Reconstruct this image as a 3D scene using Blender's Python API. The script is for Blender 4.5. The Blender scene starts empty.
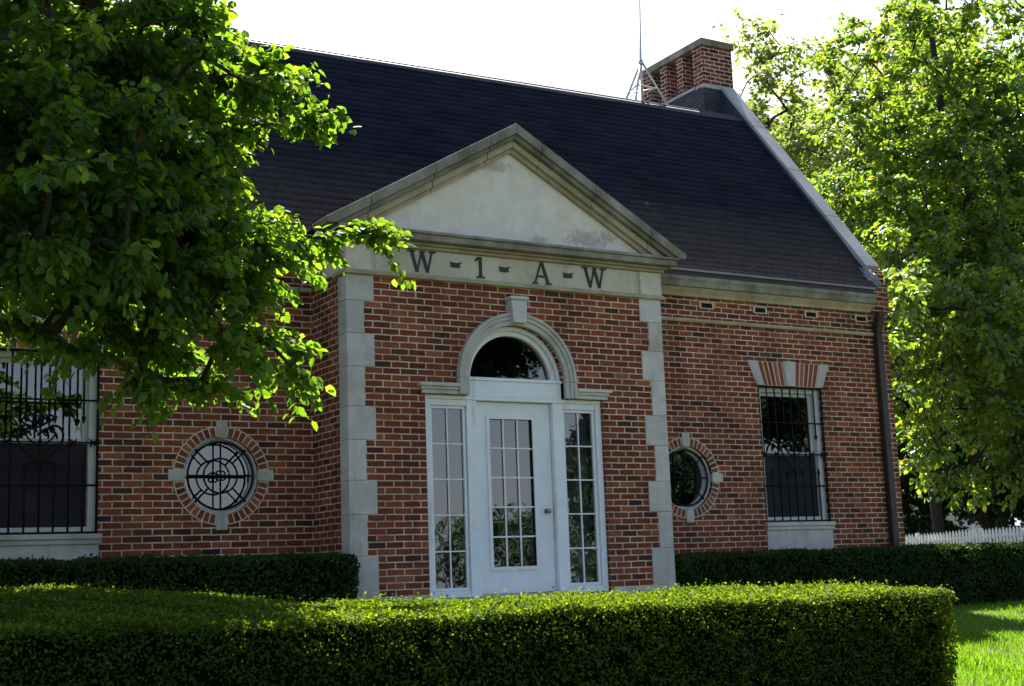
import bpy, bmesh, math, random
import numpy as np
from mathutils import Vector, Matrix

scene = bpy.context.scene
COL = scene.collection
rad = math.radians

# ------------------------------------------------------------------ camera
cam_d = bpy.data.cameras.new('camera')
cam = bpy.data.objects.new('camera', cam_d)
COL.objects.link(cam)
cam_d.sensor_width = 36.0
cam_d.lens = 1352.3 / 1024 * 36.0
cam_d.clip_start, cam_d.clip_end = 0.1, 2000
CR = Vector((0.86271937, -0.50440767, -0.03589135))
CU = Vector((-0.05386689, -0.16223987, 0.98527995))
CF = Vector((0.50280577, 0.84808674, 0.16713835))
M = Matrix((CR, CU, -CF)).transposed().to_4x4()
M.translation = Vector((-7.46773, -12.52645, 0.19942))
cam.matrix_world = M
scene.camera = cam

# ------------------------------------------------------------------ sky + sun
SUN_AZ, SUN_EL = 23.0, 51.0          # azimuth from +Y towards +X
SKY_STRENGTH = 0.05
world = bpy.data.worlds.new('World')
scene.world = world
world.use_nodes = True
wn, wl = world.node_tree.nodes, world.node_tree.links
wn.clear()
w_out = wn.new('ShaderNodeOutputWorld')
w_bg = wn.new('ShaderNodeBackground')
w_sky = wn.new('ShaderNodeTexSky')
w_sky.sky_type = 'NISHITA'
w_sky.sun_disc = False
w_sky.sun_elevation = rad(SUN_EL)
w_sky.sun_rotation = rad(SUN_AZ)
w_sky.altitude = 50
w_sky.air_density = 1.0
w_sky.dust_density = 0.9
w_sky.ozone_density = 1.0
w_bg.inputs['Strength'].default_value = SKY_STRENGTH
# thin bright cloud, thickest around the sun
w_tc = wn.new('ShaderNodeTexCoord')
w_nz = wn.new('ShaderNodeTexNoise')
w_nz.inputs['Scale'].default_value = 3.2
w_nz.inputs['Detail'].default_value = 6
w_mp = wn.new('ShaderNodeMapping'); w_mp.inputs['Scale'].default_value = (1, 1, 2.6)
wl.new(w_tc.outputs['Generated'], w_mp.inputs['Vector']); wl.new(w_mp.outputs[0], w_nz.inputs['Vector'])
w_dot = wn.new('ShaderNodeVectorMath'); w_dot.operation = 'DOT_PRODUCT'
wl.new(w_tc.outputs['Generated'], w_dot.inputs[0])
w_dot.inputs[1].default_value = (math.sin(rad(SUN_AZ)), math.cos(rad(SUN_AZ)), 0.0)
w_ad = wn.new('ShaderNodeMath'); w_ad.operation = 'MULTIPLY_ADD'
wl.new(w_dot.outputs['Value'], w_ad.inputs[0]); w_ad.inputs[1].default_value = 0.28; wl.new(w_nz.outputs['Fac'], w_ad.inputs[2])
w_mr = wn.new('ShaderNodeMapRange'); w_mr.inputs[1].default_value = 0.52; w_mr.inputs[2].default_value = 0.74
wl.new(w_ad.outputs[0], w_mr.inputs[0])
w_mx = wn.new('ShaderNodeMix'); w_mx.data_type = 'RGBA'
wl.new(w_mr.outputs[0], w_mx.inputs[0]); wl.new(w_sky.outputs[0], w_mx.inputs[6])
w_mx.inputs[7].default_value = (6.2, 6.2, 6.3, 1)
# pale blue haze low over the horizon
w_sp = wn.new('ShaderNodeSeparateXYZ'); wl.new(w_tc.outputs['Generated'], w_sp.inputs[0])
w_hz = wn.new('ShaderNodeMapRange'); w_hz.inputs[1].default_value = 0.02; w_hz.inputs[2].default_value = 0.22
w_hz.inputs[3].default_value = 0.75; w_hz.inputs[4].default_value = 0.0
wl.new(w_sp.outputs[2], w_hz.inputs[0])
w_m2 = wn.new('ShaderNodeMix'); w_m2.data_type = 'RGBA'
wl.new(w_hz.outputs[0], w_m2.inputs[0]); wl.new(w_mx.outputs[2], w_m2.inputs[6])
w_m2.inputs[7].default_value = (4.4, 4.7, 5.8, 1)
wl.new(w_m2.outputs[2], w_bg.inputs['Color'])
wl.new(w_bg.outputs[0], w_out.inputs['Surface'])

sun_d = bpy.data.lights.new('sun', 'SUN')
sun_d.energy = 5.0
sun_d.angle = rad(0.53)
sun_d.color = (1.0, 0.95, 0.86)
sun = bpy.data.objects.new('sun', sun_d)
COL.objects.link(sun)
S = Vector((math.sin(rad(SUN_AZ)) * math.cos(rad(SUN_EL)),
            math.cos(rad(SUN_AZ)) * math.cos(rad(SUN_EL)), math.sin(rad(SUN_EL))))
sun.rotation_euler = S.to_track_quat('Z', 'Y').to_euler()
sun.location = (20, 40, 60)

scene.view_settings.view_transform = 'Standard'
scene.view_settings.look = 'None'
scene.view_settings.exposure = 2.32
scene.view_settings.gamma = 1.0
scene.view_settings.use_curve_mapping = False
scene.cycles.max_bounces = 8
scene.cycles.transparent_max_bounces = 8

random.seed(11)
rng = np.random.default_rng(11)

# ------------------------------------------------------------------ materials
def new_mat(name):
    m = bpy.data.materials.new(name)
    m.use_nodes = True
    n, l = m.node_tree.nodes, m.node_tree.links
    n.clear()
    out = n.new('ShaderNodeOutputMaterial')
    return m, n, l, out

def ramp(n, stops, interp='LINEAR'):
    r = n.new('ShaderNodeValToRGB')
    r.color_ramp.interpolation = interp
    e = r.color_ramp.elements
    while len(e) > 1:
        e.remove(e[-1])
    e[0].position, e[0].color = stops[0][0], (*stops[0][1], 1)
    for p, c in stops[1:]:
        k = e.new(p)
        k.color = (*c, 1)
    return r

def mixc(n, l, fac, a, b, mode='MIX'):
    x = n.new('ShaderNodeMix')
    x.data_type = 'RGBA'
    x.blend_type = mode
    for s, v in ((0, fac), (6, a), (7, b)):
        if isinstance(v, (int, float)):
            x.inputs[s].default_value = v
        elif isinstance(v, tuple):
            x.inputs[s].default_value = (*v, 1)
        else:
            l.new(v, x.inputs[s])
    return x.outputs[2]

def noise(n, l, vec, scale, detail=4, rough=0.55):
    t = n.new('ShaderNodeTexNoise')
    t.inputs['Scale'].default_value = scale
    t.inputs['Detail'].default_value = detail
    t.inputs['Roughness'].default_value = rough
    if vec is not None:
        l.new(vec, t.inputs['Vector'])
    return t.outputs['Fac']

def obj_coord(n):
    return n.new('ShaderNodeTexCoord').outputs['Object']

def bump(n, l, height, strength, dist=0.01, normal=None):
    b = n.new('ShaderNodeBump')
    b.inputs['Strength'].default_value = strength
    b.inputs['Distance'].default_value = dist
    l.new(height, b.inputs['Height'])
    if normal is not None:
        l.new(normal, b.inputs['Normal'])
    return b.outputs['Normal']

def mapping(n, l, vec, scale):
    mp = n.new('ShaderNodeMapping')
    mp.inputs['Scale'].default_value = scale
    l.new(vec, mp.inputs['Vector'])
    return mp.outputs[0]

def simple_mat(name, stops, rough=0.7, scale=8.0, bump_s=0.15, bump_d=0.004, metallic=0.0, streak=None, spec=0.4):
    m, n, l, out = new_mat(name)
    p = n.new('ShaderNodeBsdfPrincipled')
    c = obj_coord(n)
    f = noise(n, l, c, scale, 6, 0.62)
    r = ramp(n, stops)
    l.new(f, r.inputs[0])
    col = r.outputs[0]
    if streak:
        sv = mapping(n, l, c, (streak[0], streak[0], streak[1]))
        sf = noise(n, l, sv, 1.0, 5, 0.6)
        sr = ramp(n, [(streak[2], (0, 0, 0)), (streak[3], (1, 1, 1))])
        l.new(sf, sr.inputs[0])
        col = mixc(n, l, sr.outputs[0], col, streak[4])
    if 'stone' in name or name == 'bark':
        oi = n.new('ShaderNodeObjectInfo')
        ro = ramp(n, [(0, (0.86, 0.85, 0.83)), (1, (1.08, 1.08, 1.08))])
        l.new(oi.outputs['Random'], ro.inputs[0])
        col = mixc(n, l, 1.0, col, ro.outputs[0], 'MULTIPLY')
        fg = noise(n, l, c, 1.7, 7, 0.72)
        rg = ramp(n, [(0.36, (0.66, 0.64, 0.58)), (0.52, (1, 1, 1))])
        l.new(fg, rg.inputs[0])
        col = mixc(n, l, 0.7, col, rg.outputs[0], 'MULTIPLY')
    l.new(col, p.inputs['Base Color'])
    p.inputs['Roughness'].default_value = rough
    p.inputs['Metallic'].default_value = metallic
    p.inputs['Specular IOR Level'].default_value = spec
    f2 = noise(n, l, c, scale * 9, 4, 0.6)
    l.new(bump(n, l, f2, bump_s, bump_d), p.inputs['Normal'])
    l.new(p.outputs[0], out.inputs['Surface'])
    return m

BRICK_STOPS = [(0.0, (0.062, 0.023, 0.017)), (0.08, (0.105, 0.030, 0.019)), (0.24, (0.168, 0.040, 0.020)),
               (0.62, (0.226, 0.052, 0.022)), (0.88, (0.275, 0.070, 0.028)), (1.0, (0.33, 0.112, 0.048))]
MORTAR = (0.66, 0.53, 0.375)

def brick_mat(name, bw=0.2, rh=0.0685, mort=0.0082, shift=0.0, stops=BRICK_STOPS):
    m, n, l, out = new_mat(name)
    p = n.new('ShaderNodeBsdfPrincipled')
    uv = n.new('ShaderNodeUVMap')
    uv.uv_map = 'UVMap'
    # slightly uneven joints
    nt = n.new('ShaderNodeTexNoise')
    nt.inputs['Scale'].default_value = 9.0
    nt.inputs['Detail'].default_value = 3
    l.new(uv.outputs[0], nt.inputs['Vector'])
    sub = n.new('ShaderNodeVectorMath'); sub.operation = 'SUBTRACT'
    l.new(nt.outputs['Color'], sub.inputs[0]); sub.inputs[1].default_value = (.5, .5, .5)
    sc = n.new('ShaderNodeVectorMath'); sc.operation = 'SCALE'
    l.new(sub.outputs[0], sc.inputs[0]); sc.inputs['Scale'].default_value = 0.011
    ad = n.new('ShaderNodeVectorMath'); ad.operation = 'ADD'
    l.new(uv.outputs[0], ad.inputs[0]); l.new(sc.outputs[0], ad.inputs[1])
    ad2 = n.new('ShaderNodeVectorMath'); ad2.operation = 'ADD'
    l.new(ad.outputs[0], ad2.inputs[0]); ad2.inputs[1].default_value = (shift + 40, 20 * rh * 20, 0)
    b = n.new('ShaderNodeTexBrick')
    b.offset = 0.5
    b.inputs['Color1'].default_value = (0, 0, 0, 1)
    b.inputs['Color2'].default_value = (1, 1, 1, 1)
    b.inputs['Mortar'].default_value = (.5, .5, .5, 1)
    b.inputs['Scale'].default_value = 1.0
    b.inputs['Mortar Size'].default_value = mort
    b.inputs['Mortar Smooth'].default_value = 0.35
    b.inputs['Brick Width'].default_value = bw
    b.inputs['Row Height'].default_value = rh
    l.new(ad2.outputs[0], b.inputs['Vector'])
    r = ramp(n, stops)
    l.new(b.outputs['Color'], r.inputs[0])
    f1 = noise(n, l, uv.outputs[0], 55, 5, 0.65)
    r1 = ramp(n, [(0.25, (0.62, 0.6, 0.6)), (0.75, (1.25, 1.2, 1.2))])
    l.new(f1, r1.inputs[0])
    c1 = mixc(n, l, 1.0, r.outputs[0], r1.outputs[0], 'MULTIPLY')
    f2 = noise(n, l, uv.outputs[0], 0.9, 4, 0.6)
    r2 = ramp(n, [(0.3, (0.78, 0.76, 0.76)), (0.7, (1.12, 1.12, 1.12))])
    l.new(f2, r2.inputs[0])
    c2 = mixc(n, l, 1.0, c1, r2.outputs[0], 'MULTIPLY')
    fm = noise(n, l, uv.outputs[0], 22, 4, 0.6)
    rm = ramp(n, [(0.25, tuple(v * .68 for v in MORTAR)), (0.75, tuple(v * 1.12 for v in MORTAR))])
    l.new(fm, rm.inputs[0])
    # soot and patched joints: some areas of mortar are darker, some bricks are smeared with lime
    fd = noise(n, l, uv.outputs[0], 2.3, 5, 0.7)
    rd = ramp(n, [(0.36, (0.68, 0.64, 0.60)), (0.58, (1.1, 1.1, 1.1))])
    l.new(fd, rd.inputs[0])
    mcol = mixc(n, l, 1.0, rm.outputs[0], rd.outputs[0], 'MULTIPLY')
    col = mixc(n, l, b.outputs['Fac'], c2, mcol)
    sv = mapping(n, l, uv.outputs[0], (2.6, 0.35, 1.0))
    fs = noise(n, l, sv, 1.0, 6, 0.65)
    rs = ramp(n, [(0.38, (0.68, 0.66, 0.64)), (0.55, (1.0, 1.0, 1.0)), (0.75, (1.10, 1.09, 1.07))])
    l.new(fs, rs.inputs[0])
    col = mixc(n, l, 0.85, col, rs.outputs[0], 'MULTIPLY')
    fl_ = noise(n, l, uv.outputs[0], 7.0, 6, 0.75)
    rl = ramp(n, [(0.66, (0, 0, 0)), (0.82, (0.5, 0.5, 0.5))])
    l.new(fl_, rl.inputs[0])
    col = mixc(n, l, rl.outputs[0], col, (0.40, 0.30, 0.22))
    l.new(col, p.inputs['Base Color'])
    p.inputs['Roughness'].default_value = 0.85
    p.inputs['Specular IOR Level'].default_value = 0.25
    inv = n.new('ShaderNodeMath'); inv.operation = 'SUBTRACT'; inv.inputs[0].default_value = 1
    l.new(b.outputs['Fac'], inv.inputs[1])
    h = n.new('ShaderNodeMath'); h.operation = 'MULTIPLY_ADD'
    l.new(f1, h.inputs[0]); h.inputs[1].default_value = 0.35; l.new(inv.outputs[0], h.inputs[2])
    l.new(bump(n, l, h.outputs[0], 0.9, 0.008), p.inputs['Normal'])
    l.new(p.outputs[0], out.inputs['Surface'])
    return m

def island_brick_mat():
    m, n, l, out = new_mat('loose_brick')
    p = n.new('ShaderNodeBsdfPrincipled')
    g = n.new('ShaderNodeNewGeometry')
    r = ramp(n, BRICK_STOPS)
    l.new(g.outputs['Random Per Island'], r.inputs[0])
    c = obj_coord(n)
    f1 = noise(n, l, c, 55, 5, 0.65)
    r1 = ramp(n, [(0.25, (0.62, 0.6, 0.6)), (0.75, (1.2, 1.2, 1.2))])
    l.new(f1, r1.inputs[0])
    l.new(mixc(n, l, 1.0, r.outputs[0], r1.outputs[0], 'MULTIPLY'), p.inputs['Base Color'])
    p.inputs['Roughness'].default_value = 0.85
    l.new(bump(n, l, f1, 0.4, 0.004), p.inputs['Normal'])
    l.new(p.outputs[0], out.inputs['Surface'])
    return m

def leaf_mat(name, stops, translucency=0.45, trans_tint=(1.5, 1.35, 0.35), gloss=0.10, rough=0.35):
    m, n, l, out = new_mat(name)
    g = n.new('ShaderNodeNewGeometry')
    r = ramp(n, stops)
    l.new(g.outputs['Random Per Island'], r.inputs[0])
    f = noise(n, l, obj_coord(n), 0.8, 3, 0.5)
    rr = ramp(n, [(0.3, (0.75, 0.8, 0.8)), (0.7, (1.2, 1.15, 1.0))])
    l.new(f, rr.inputs[0])
    col = mixc(n, l, 1.0, r.outputs[0], rr.outputs[0], 'MULTIPLY')
    d = n.new('ShaderNodeBsdfDiffuse')
    l.new(col, d.inputs['Color'])
    t = n.new('ShaderNodeBsdfTranslucent')
    l.new(mixc(n, l, 1.0, col, trans_tint, 'MULTIPLY'), t.inputs['Color'])
    mx = n.new('ShaderNodeMixShader')
    mx.inputs[0].default_value = translucency
    l.new(d.outputs[0], mx.inputs[1]); l.new(t.outputs[0], mx.inputs[2])
    gl = n.new('ShaderNodeBsdfGlossy')
    gl.inputs['Roughness'].default_value = rough
    gl.inputs['Color'].default_value = (0.9, 0.95, 1, 1)
    fr = n.new('ShaderNodeLayerWeight'); fr.inputs['Blend'].default_value = 0.5
    pw = n.new('ShaderNodeMath'); pw.operation = 'POWER'; pw.inputs[1].default_value = 4.0
    l.new(fr.outputs['Facing'], pw.inputs[0])
    ml = n.new('ShaderNodeMath'); ml.operation = 'MULTIPLY_ADD'
    l.new(pw.outputs[0], ml.inputs[0]); ml.inputs[1].default_value = gloss * 3; ml.inputs[2].default_value = gloss * .5
    m2 = n.new('ShaderNodeMixShader')
    l.new(ml.outputs[0], m2.inputs[0])
    l.new(mx.outputs[0], m2.inputs[1]); l.new(gl.outputs[0], m2.inputs[2])
    l.new(m2.outputs[0], out.inputs['Surface'])
    return m

def glass_mat(name='window_glass', ior=2.3, tint=(0.6, 0.63, 0.65)):
    m, n, l, out = new_mat(name)
    t = n.new('ShaderNodeBsdfTransparent'); t.inputs['Color'].default_value = (*tint, 1)
    gl = n.new('ShaderNodeBsdfGlossy'); gl.inputs['Roughness'].default_value = 0.01
    c = obj_coord(n)
    f = noise(n, l, c, 3.0, 2, 0.5)
    nb = bump(n, l, f, 0.05, 0.02)
    l.new(nb, gl.inputs['Normal'])
    fr = n.new('ShaderNodeFresnel'); fr.inputs['IOR'].default_value = ior
    mx = n.new('ShaderNodeMixShader')
    l.new(fr.outputs[0], mx.inputs[0]); l.new(t.outputs[0], mx.inputs[1]); l.new(gl.outputs[0], mx.inputs[2])
    l.new(mx.outputs[0], out.inputs['Surface'])
    return m

def tympanum_mat():
    m, n, l, out = new_mat('stucco')
    p = n.new('ShaderNodeBsdfPrincipled')
    c = obj_coord(n)
    f = noise(n, l, c, 5, 6, 0.6)
    r = ramp(n, [(0.25, (0.56, 0.50, 0.42)), (0.75, (0.72, 0.66, 0.57))])
    l.new(f, r.inputs[0])
    # peeling patches where damp gathers: near the apex and along the right foot
    sep = n.new('ShaderNodeSeparateXYZ'); l.new(c, sep.inputs[0])
    def blob(cx, cz, rx, rz):
        cb = n.new('ShaderNodeCombineXYZ')
        for k, s, c0, rr in ((0, 0, cx, rx), (2, 2, cz, rz)):
            a = n.new('ShaderNodeMath'); a.operation = 'SUBTRACT'; l.new(sep.outputs[s], a.inputs[0]); a.inputs[1].default_value = c0
            b = n.new('ShaderNodeMath'); b.operation = 'DIVIDE'; l.new(a.outputs[0], b.inputs[0]); b.inputs[1].default_value = rr
            l.new(b.outputs[0], cb.inputs[k])
        ln = n.new('ShaderNodeVectorMath'); ln.operation = 'LENGTH'; l.new(cb.outputs[0], ln.inputs[0])
        mr = n.new('ShaderNodeMapRange'); l.new(ln.outputs['Value'], mr.inputs[0])
        mr.inputs[1].default_value = 1.0; mr.inputs[2].default_value = 0.2; mr.inputs[3].default_value = 0; mr.inputs[4].default_value = 1
        return mr.outputs[0]
    tot = None
    for bl in [(-0.22, 4.66, .5, .14), (1.0, 3.93, .6, .2), (0.35, 3.86, .22, .08), (1.3, 3.98, .25, .15)]:
        o = blob(*bl)
        if tot is None: tot = o
        else:
            mm = n.new('ShaderNodeMath'); mm.operation = 'MAXIMUM'; l.new(tot, mm.inputs[0]); l.new(o, mm.inputs[1]); tot = mm.outputs[0]
    f2 = noise(n, l, c, 15, 7, 0.75)
    ad = n.new('ShaderNodeMath'); ad.operation = 'MULTIPLY_ADD'; l.new(tot, ad.inputs[0]); ad.inputs[1].default_value = 0.34; l.new(f2, ad.inputs[2])
    mk = ramp(n, [(0.68, (0, 0, 0)), (0.80, (1, 1, 1))]); l.new(ad.outputs[0], mk.inputs[0])
    f3 = noise(n, l, c, 30, 4, 0.6)
    pr = ramp(n, [(0.3, (0.25, 0.15, 0.12)), (0.7, (0.42, 0.31, 0.26))]); l.new(f3, pr.inputs[0])
    mf = n.new('ShaderNodeMath'); mf.operation = 'MULTIPLY'; l.new(mk.outputs[0], mf.inputs[0]); mf.inputs[1].default_value = 0.62
    l.new(mixc(n, l, mf.outputs[0], r.outputs[0], pr.outputs[0]), p.inputs['Base Color'])
    p.inputs['Roughness'].default_value = 0.9
    l.new(bump(n, l, f3, 0.25, 0.004), p.inputs['Normal'])
    l.new(p.outputs[0], out.inputs['Surface'])
    return m

def shingle_mat():
    m, n, l, out = new_mat('slate_shingle')
    p = n.new('ShaderNodeBsdfPrincipled')
    uv = n.new('ShaderNodeUVMap'); uv.uv_map = 'UVMap'
    b = n.new('ShaderNodeTexBrick')
    b.inputs['Color1'].default_value = (0, 0, 0, 1); b.inputs['Color2'].default_value = (1, 1, 1, 1)
    b.inputs['Mortar'].default_value = (0.1, 0.1, 0.1, 1)
    b.inputs['Scale'].default_value = 1; b.inputs['Mortar Size'].default_value = 0.002
    b.inputs['Brick Width'].default_value = 0.30; b.inputs['Row Height'].default_value = 1.0
    b.offset = 0.37
    l.new(uv.outputs[0], b.inputs['Vector'])
    r = ramp(n, [(0.0, (0.008, 0.0095, 0.018)), (0.5, (0.011, 0.013, 0.025)), (1.0, (0.015, 0.0165, 0.030))])
    l.new(b.outputs['Color'], r.inputs[0])
    c = obj_coord(n)
    f = noise(n, l, c, 1.3, 5, 0.65)
    r2 = ramp(n, [(0.3, (0.85, 0.85, 0.88)), (0.7, (1.12, 1.1, 1.1))]); l.new(f, r2.inputs[0])
    col = mixc(n, l, 1.0, r.outputs[0], r2.outputs[0], 'MULTIPLY')
    # the lowest courses turn brown, with a ragged upper edge
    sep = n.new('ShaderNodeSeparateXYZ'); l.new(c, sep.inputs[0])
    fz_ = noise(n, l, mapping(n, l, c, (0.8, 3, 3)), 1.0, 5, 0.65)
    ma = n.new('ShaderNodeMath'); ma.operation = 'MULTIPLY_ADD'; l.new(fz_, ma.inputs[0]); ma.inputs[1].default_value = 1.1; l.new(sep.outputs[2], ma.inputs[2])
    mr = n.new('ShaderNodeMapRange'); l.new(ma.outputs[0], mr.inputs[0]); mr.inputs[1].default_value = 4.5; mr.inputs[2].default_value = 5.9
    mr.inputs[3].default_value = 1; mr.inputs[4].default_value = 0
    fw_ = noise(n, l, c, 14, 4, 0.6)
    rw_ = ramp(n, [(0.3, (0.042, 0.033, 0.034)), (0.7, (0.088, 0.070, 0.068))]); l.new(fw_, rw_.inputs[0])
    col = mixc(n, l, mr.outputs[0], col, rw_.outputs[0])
    l.new(col, p.inputs['Base Color'])
    p.inputs['Roughness'].default_value = 0.95
    p.inputs['Specular IOR Level'].default_value = 0.12
    f3 = noise(n, l, c, 180, 3, 0.6)
    l.new(bump(n, l, f3, 0.3, 0.003), p.inputs['Normal'])
    l.new(p.outputs[0], out.inputs['Surface'])
    return m

MAT = {}
MAT['brick'] = brick_mat('brick_wall')
MAT['brick_dark'] = brick_mat('chimney_brick', shift=0.07, stops=[(0.0, (0.04, 0.017, 0.02)), (0.4, (0.12, 0.028, 0.026)), (0.8, (0.2, 0.045, 0.035)), (1, (0.25, 0.08, 0.06))])
MAT['loose_brick'] = island_brick_mat()
MAT['mortar'] = simple_mat('mortar', [(0.25, tuple(v * .7 for v in MORTAR)), (0.75, MORTAR)], 0.95, 20)
MAT['limestone'] = simple_mat('limestone', [(0.25, (0.43, 0.40, 0.37)), (0.75, (0.58, 0.545, 0.50))], 0.85, 3.0,
                              streak=(6, 0.8, 0.55, 0.8, (0.26, 0.25, 0.21)))
MAT['frieze_stone'] = simple_mat('frieze_stone', [(0.25, (0.48, 0.425, 0.345)), (0.75, (0.64, 0.575, 0.475))], 0.85, 2.2,
                                 streak=(5, 0.5, 0.58, 0.8, (0.27, 0.26, 0.2)))
MAT['weathered_stone'] = simple_mat('weathered_stone', [(0.3, (0.15, 0.135, 0.10)), (0.55, (0.25, 0.23, 0.18)), (0.75, (0.34, 0.32, 0.26))], 0.9, 3.5,
                                    streak=(3, 1.2, 0.45, 0.75, (0.10, 0.095, 0.07)))
MAT['ochre_stone'] = simple_mat('ochre_stone', [(0.25, (0.31, 0.26, 0.165)), (0.75, (0.46, 0.40, 0.285))], 0.9, 3.0,
                                streak=(3, 0.8, 0.5, 0.8, (0.22, 0.18, 0.10)))
MAT['grey_stone'] = simple_mat('grey_stone', [(0.25, (0.30, 0.31, 0.31)), (0.75, (0.42, 0.43, 0.43))], 0.8, 4.0,
                               streak=(2, 1, 0.5, 0.8, (0.24, 0.25, 0.25)))
MAT['white_paint'] = simple_mat('white_paint', [(0.25, (0.68, 0.69, 0.70)), (0.75, (0.80, 0.80, 0.80))], 0.5, 5.0, 0.12, 0.002,
                                streak=(7, 1.4, 0.60, 0.80, (0.50, 0.48, 0.43)))
MAT['aged_white'] = simple_mat('aged_white', [(0.25, (0.46, 0.47, 0.46)), (0.75, (0.60, 0.60, 0.58))], 0.6, 5.0, 0.05, 0.001)
MAT['fence_white'] = simple_mat('fence_white', [(0.25, (0.72, 0.72, 0.74)), (0.75, (0.82, 0.82, 0.82))], 0.6, 4)
MAT['iron'] = simple_mat('black_iron', [(0.3, (0.006, 0.006, 0.007)), (0.7, (0.012, 0.011, 0.011))], 0.7, 30, spec=0.12)
MAT['letter'] = simple_mat('letter_bronze', [(0.3, (0.014, 0.015, 0.014)), (0.7, (0.03, 0.03, 0.028))], 0.55, 30)
MAT['glass'] = glass_mat()
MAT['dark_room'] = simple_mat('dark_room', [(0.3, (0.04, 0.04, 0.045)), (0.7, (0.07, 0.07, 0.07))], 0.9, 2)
MAT['curtain'] = simple_mat('curtain', [(0.3, (0.26, 0.25, 0.25)), (0.7, (0.36, 0.35, 0.34))], 0.9, 6)
MAT['screen'] = simple_mat('insect_screen', [(0.3, (0.024, 0.022, 0.026)), (0.7, (0.042, 0.037, 0.043))], 0.9, 3, spec=0.04)
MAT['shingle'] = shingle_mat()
MAT['dark_metal'] = simple_mat('navy_flashing', [(0.3, (0.018, 0.020, 0.032)), (0.7, (0.042, 0.045, 0.062))], 0.75, 9, 0.6, 0.02)
MAT['silver_flashing'] = simple_mat('silver_flashing', [(0.3, (0.22, 0.22, 0.25)), (0.7, (0.5, 0.5, 0.53))], 0.4, 11, 0.9, 0.03, metallic=0.4)
MAT['drip'] = simple_mat('drip_metal', [(0.3, (0.15, 0.135, 0.13)), (0.7, (0.24, 0.22, 0.21))], 0.5, 5)
MAT['brown_metal'] = simple_mat('brown_downspout', [(0.3, (0.022, 0.015, 0.012)), (0.7, (0.04, 0.028, 0.022))], 0.5, 8)
MAT['galv'] = simple_mat('galvanised_metal', [(0.3, (0.35, 0.36, 0.38)), (0.7, (0.5, 0.5, 0.52))], 0.4, 12, metallic=0.7)
MAT['knob'] = simple_mat('knob_metal', [(0.3, (0.2, 0.2, 0.2)), (0.7, (0.3, 0.3, 0.3))], 0.25, 12, metallic=1.0)
MAT['stucco'] = tympanum_mat()
MAT['bark'] = simple_mat('bark', [(0.3, (0.018, 0.014, 0.011)), (0.7, (0.05, 0.04, 0.032))], 0.95, 14, 0.8, 0.02, streak=(20, 3, 0.5, 0.7, (0.03, 0.025, 0.02)))
MAT['leaf_left'] = leaf_mat('linden_leaf', [(0, (0.030, 0.075, 0.016)), (0.5, (0.045, 0.105, 0.020)), (1, (0.075, 0.135, 0.026))], 0.55, (3.7, 3.0, 0.5), 0.022, 0.5)
MAT['leaf_right'] = leaf_mat('maple_leaf', [(0, (0.036, 0.088, 0.018)), (0.55, (0.066, 0.135, 0.025)), (0.95, (0.11, 0.175, 0.032)), (1, (0.15, 0.13, 0.035))], 0.52, (3.4, 2.7, 0.6), 0.05, 0.45)
MAT['leaf_pale'] = leaf_mat('pale_leaf', [(0, (0.085, 0.135, 0.045)), (1, (0.14, 0.195, 0.065))], 0.5, (2.3, 2.0, 0.8), 0.05, 0.45)
MAT['leaf_dark'] = leaf_mat('dark_leaf', [(0, (0.022, 0.050, 0.018)), (1, (0.045, 0.085, 0.028))], 0.35, (1.4, 1.4, 0.5), 0.04, 0.5)
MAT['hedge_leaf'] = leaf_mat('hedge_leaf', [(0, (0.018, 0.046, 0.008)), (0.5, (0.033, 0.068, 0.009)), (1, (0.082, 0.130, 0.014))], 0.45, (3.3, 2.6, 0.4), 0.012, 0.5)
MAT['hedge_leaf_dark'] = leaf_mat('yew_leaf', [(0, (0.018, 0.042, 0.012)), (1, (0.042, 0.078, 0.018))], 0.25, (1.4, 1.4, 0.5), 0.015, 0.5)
MAT['hedge_shade_core'] = simple_mat('hedge_shade_core', [(0.3, (0.004, 0.006, 0.003)), (0.7, (0.010, 0.013, 0.005))], 1.0, 20, 0.9, 0.03, spec=0)  # near black, stands in for shade between the leaves
MAT['lawn'] = simple_mat('lawn_soil', [(0.3, (0.055, 0.070, 0.028)), (0.7, (0.090, 0.098, 0.042))], 1.0, 3, 0.9, 0.03, spec=0.1)
MAT['asphalt'] = simple_mat('asphalt', [(0.3, (0.10, 0.098, 0.095)), (0.7, (0.16, 0.155, 0.15))], 0.9, 6)
MAT['grass'] = leaf_mat('grass_blade', [(0, (0.055, 0.130, 0.014)), (0.6, (0.085, 0.180, 0.020)), (1, (0.15, 0.20, 0.045))], 0.48, (1.9, 1.95, 0.4), 0.02, 0.45)
MAT['house_wall'] = simple_mat('pale_siding', [(0.3, (0.42, 0.38, 0.33)), (0.7, (0.55, 0.5, 0.44))], 0.8, 2)
MAT['house_roof'] = simple_mat('brown_roof', [(0.3, (0.1, 0.08, 0.07)), (0.7, (0.17, 0.14, 0.12))], 0.9, 3)

# ------------------------------------------------------------------ helpers
def box_uv(me):
    uv = me.uv_layers.new(name='UVMap') if 'UVMap' not in me.uv_layers else me.uv_layers['UVMap']
    for p in me.polygons:
        nx, ny, nz = abs(p.normal.x), abs(p.normal.y), abs(p.normal.z)
        for li in p.loop_indices:
            v = me.vertices[me.loops[li].vertex_index].co
            if ny >= nx and ny >= nz: uv.data[li].uv = (v.x, v.z)
            elif nx >= nz: uv.data[li].uv = (v.y, v.z)
            else: uv.data[li].uv = (v.x, v.y)

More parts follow.
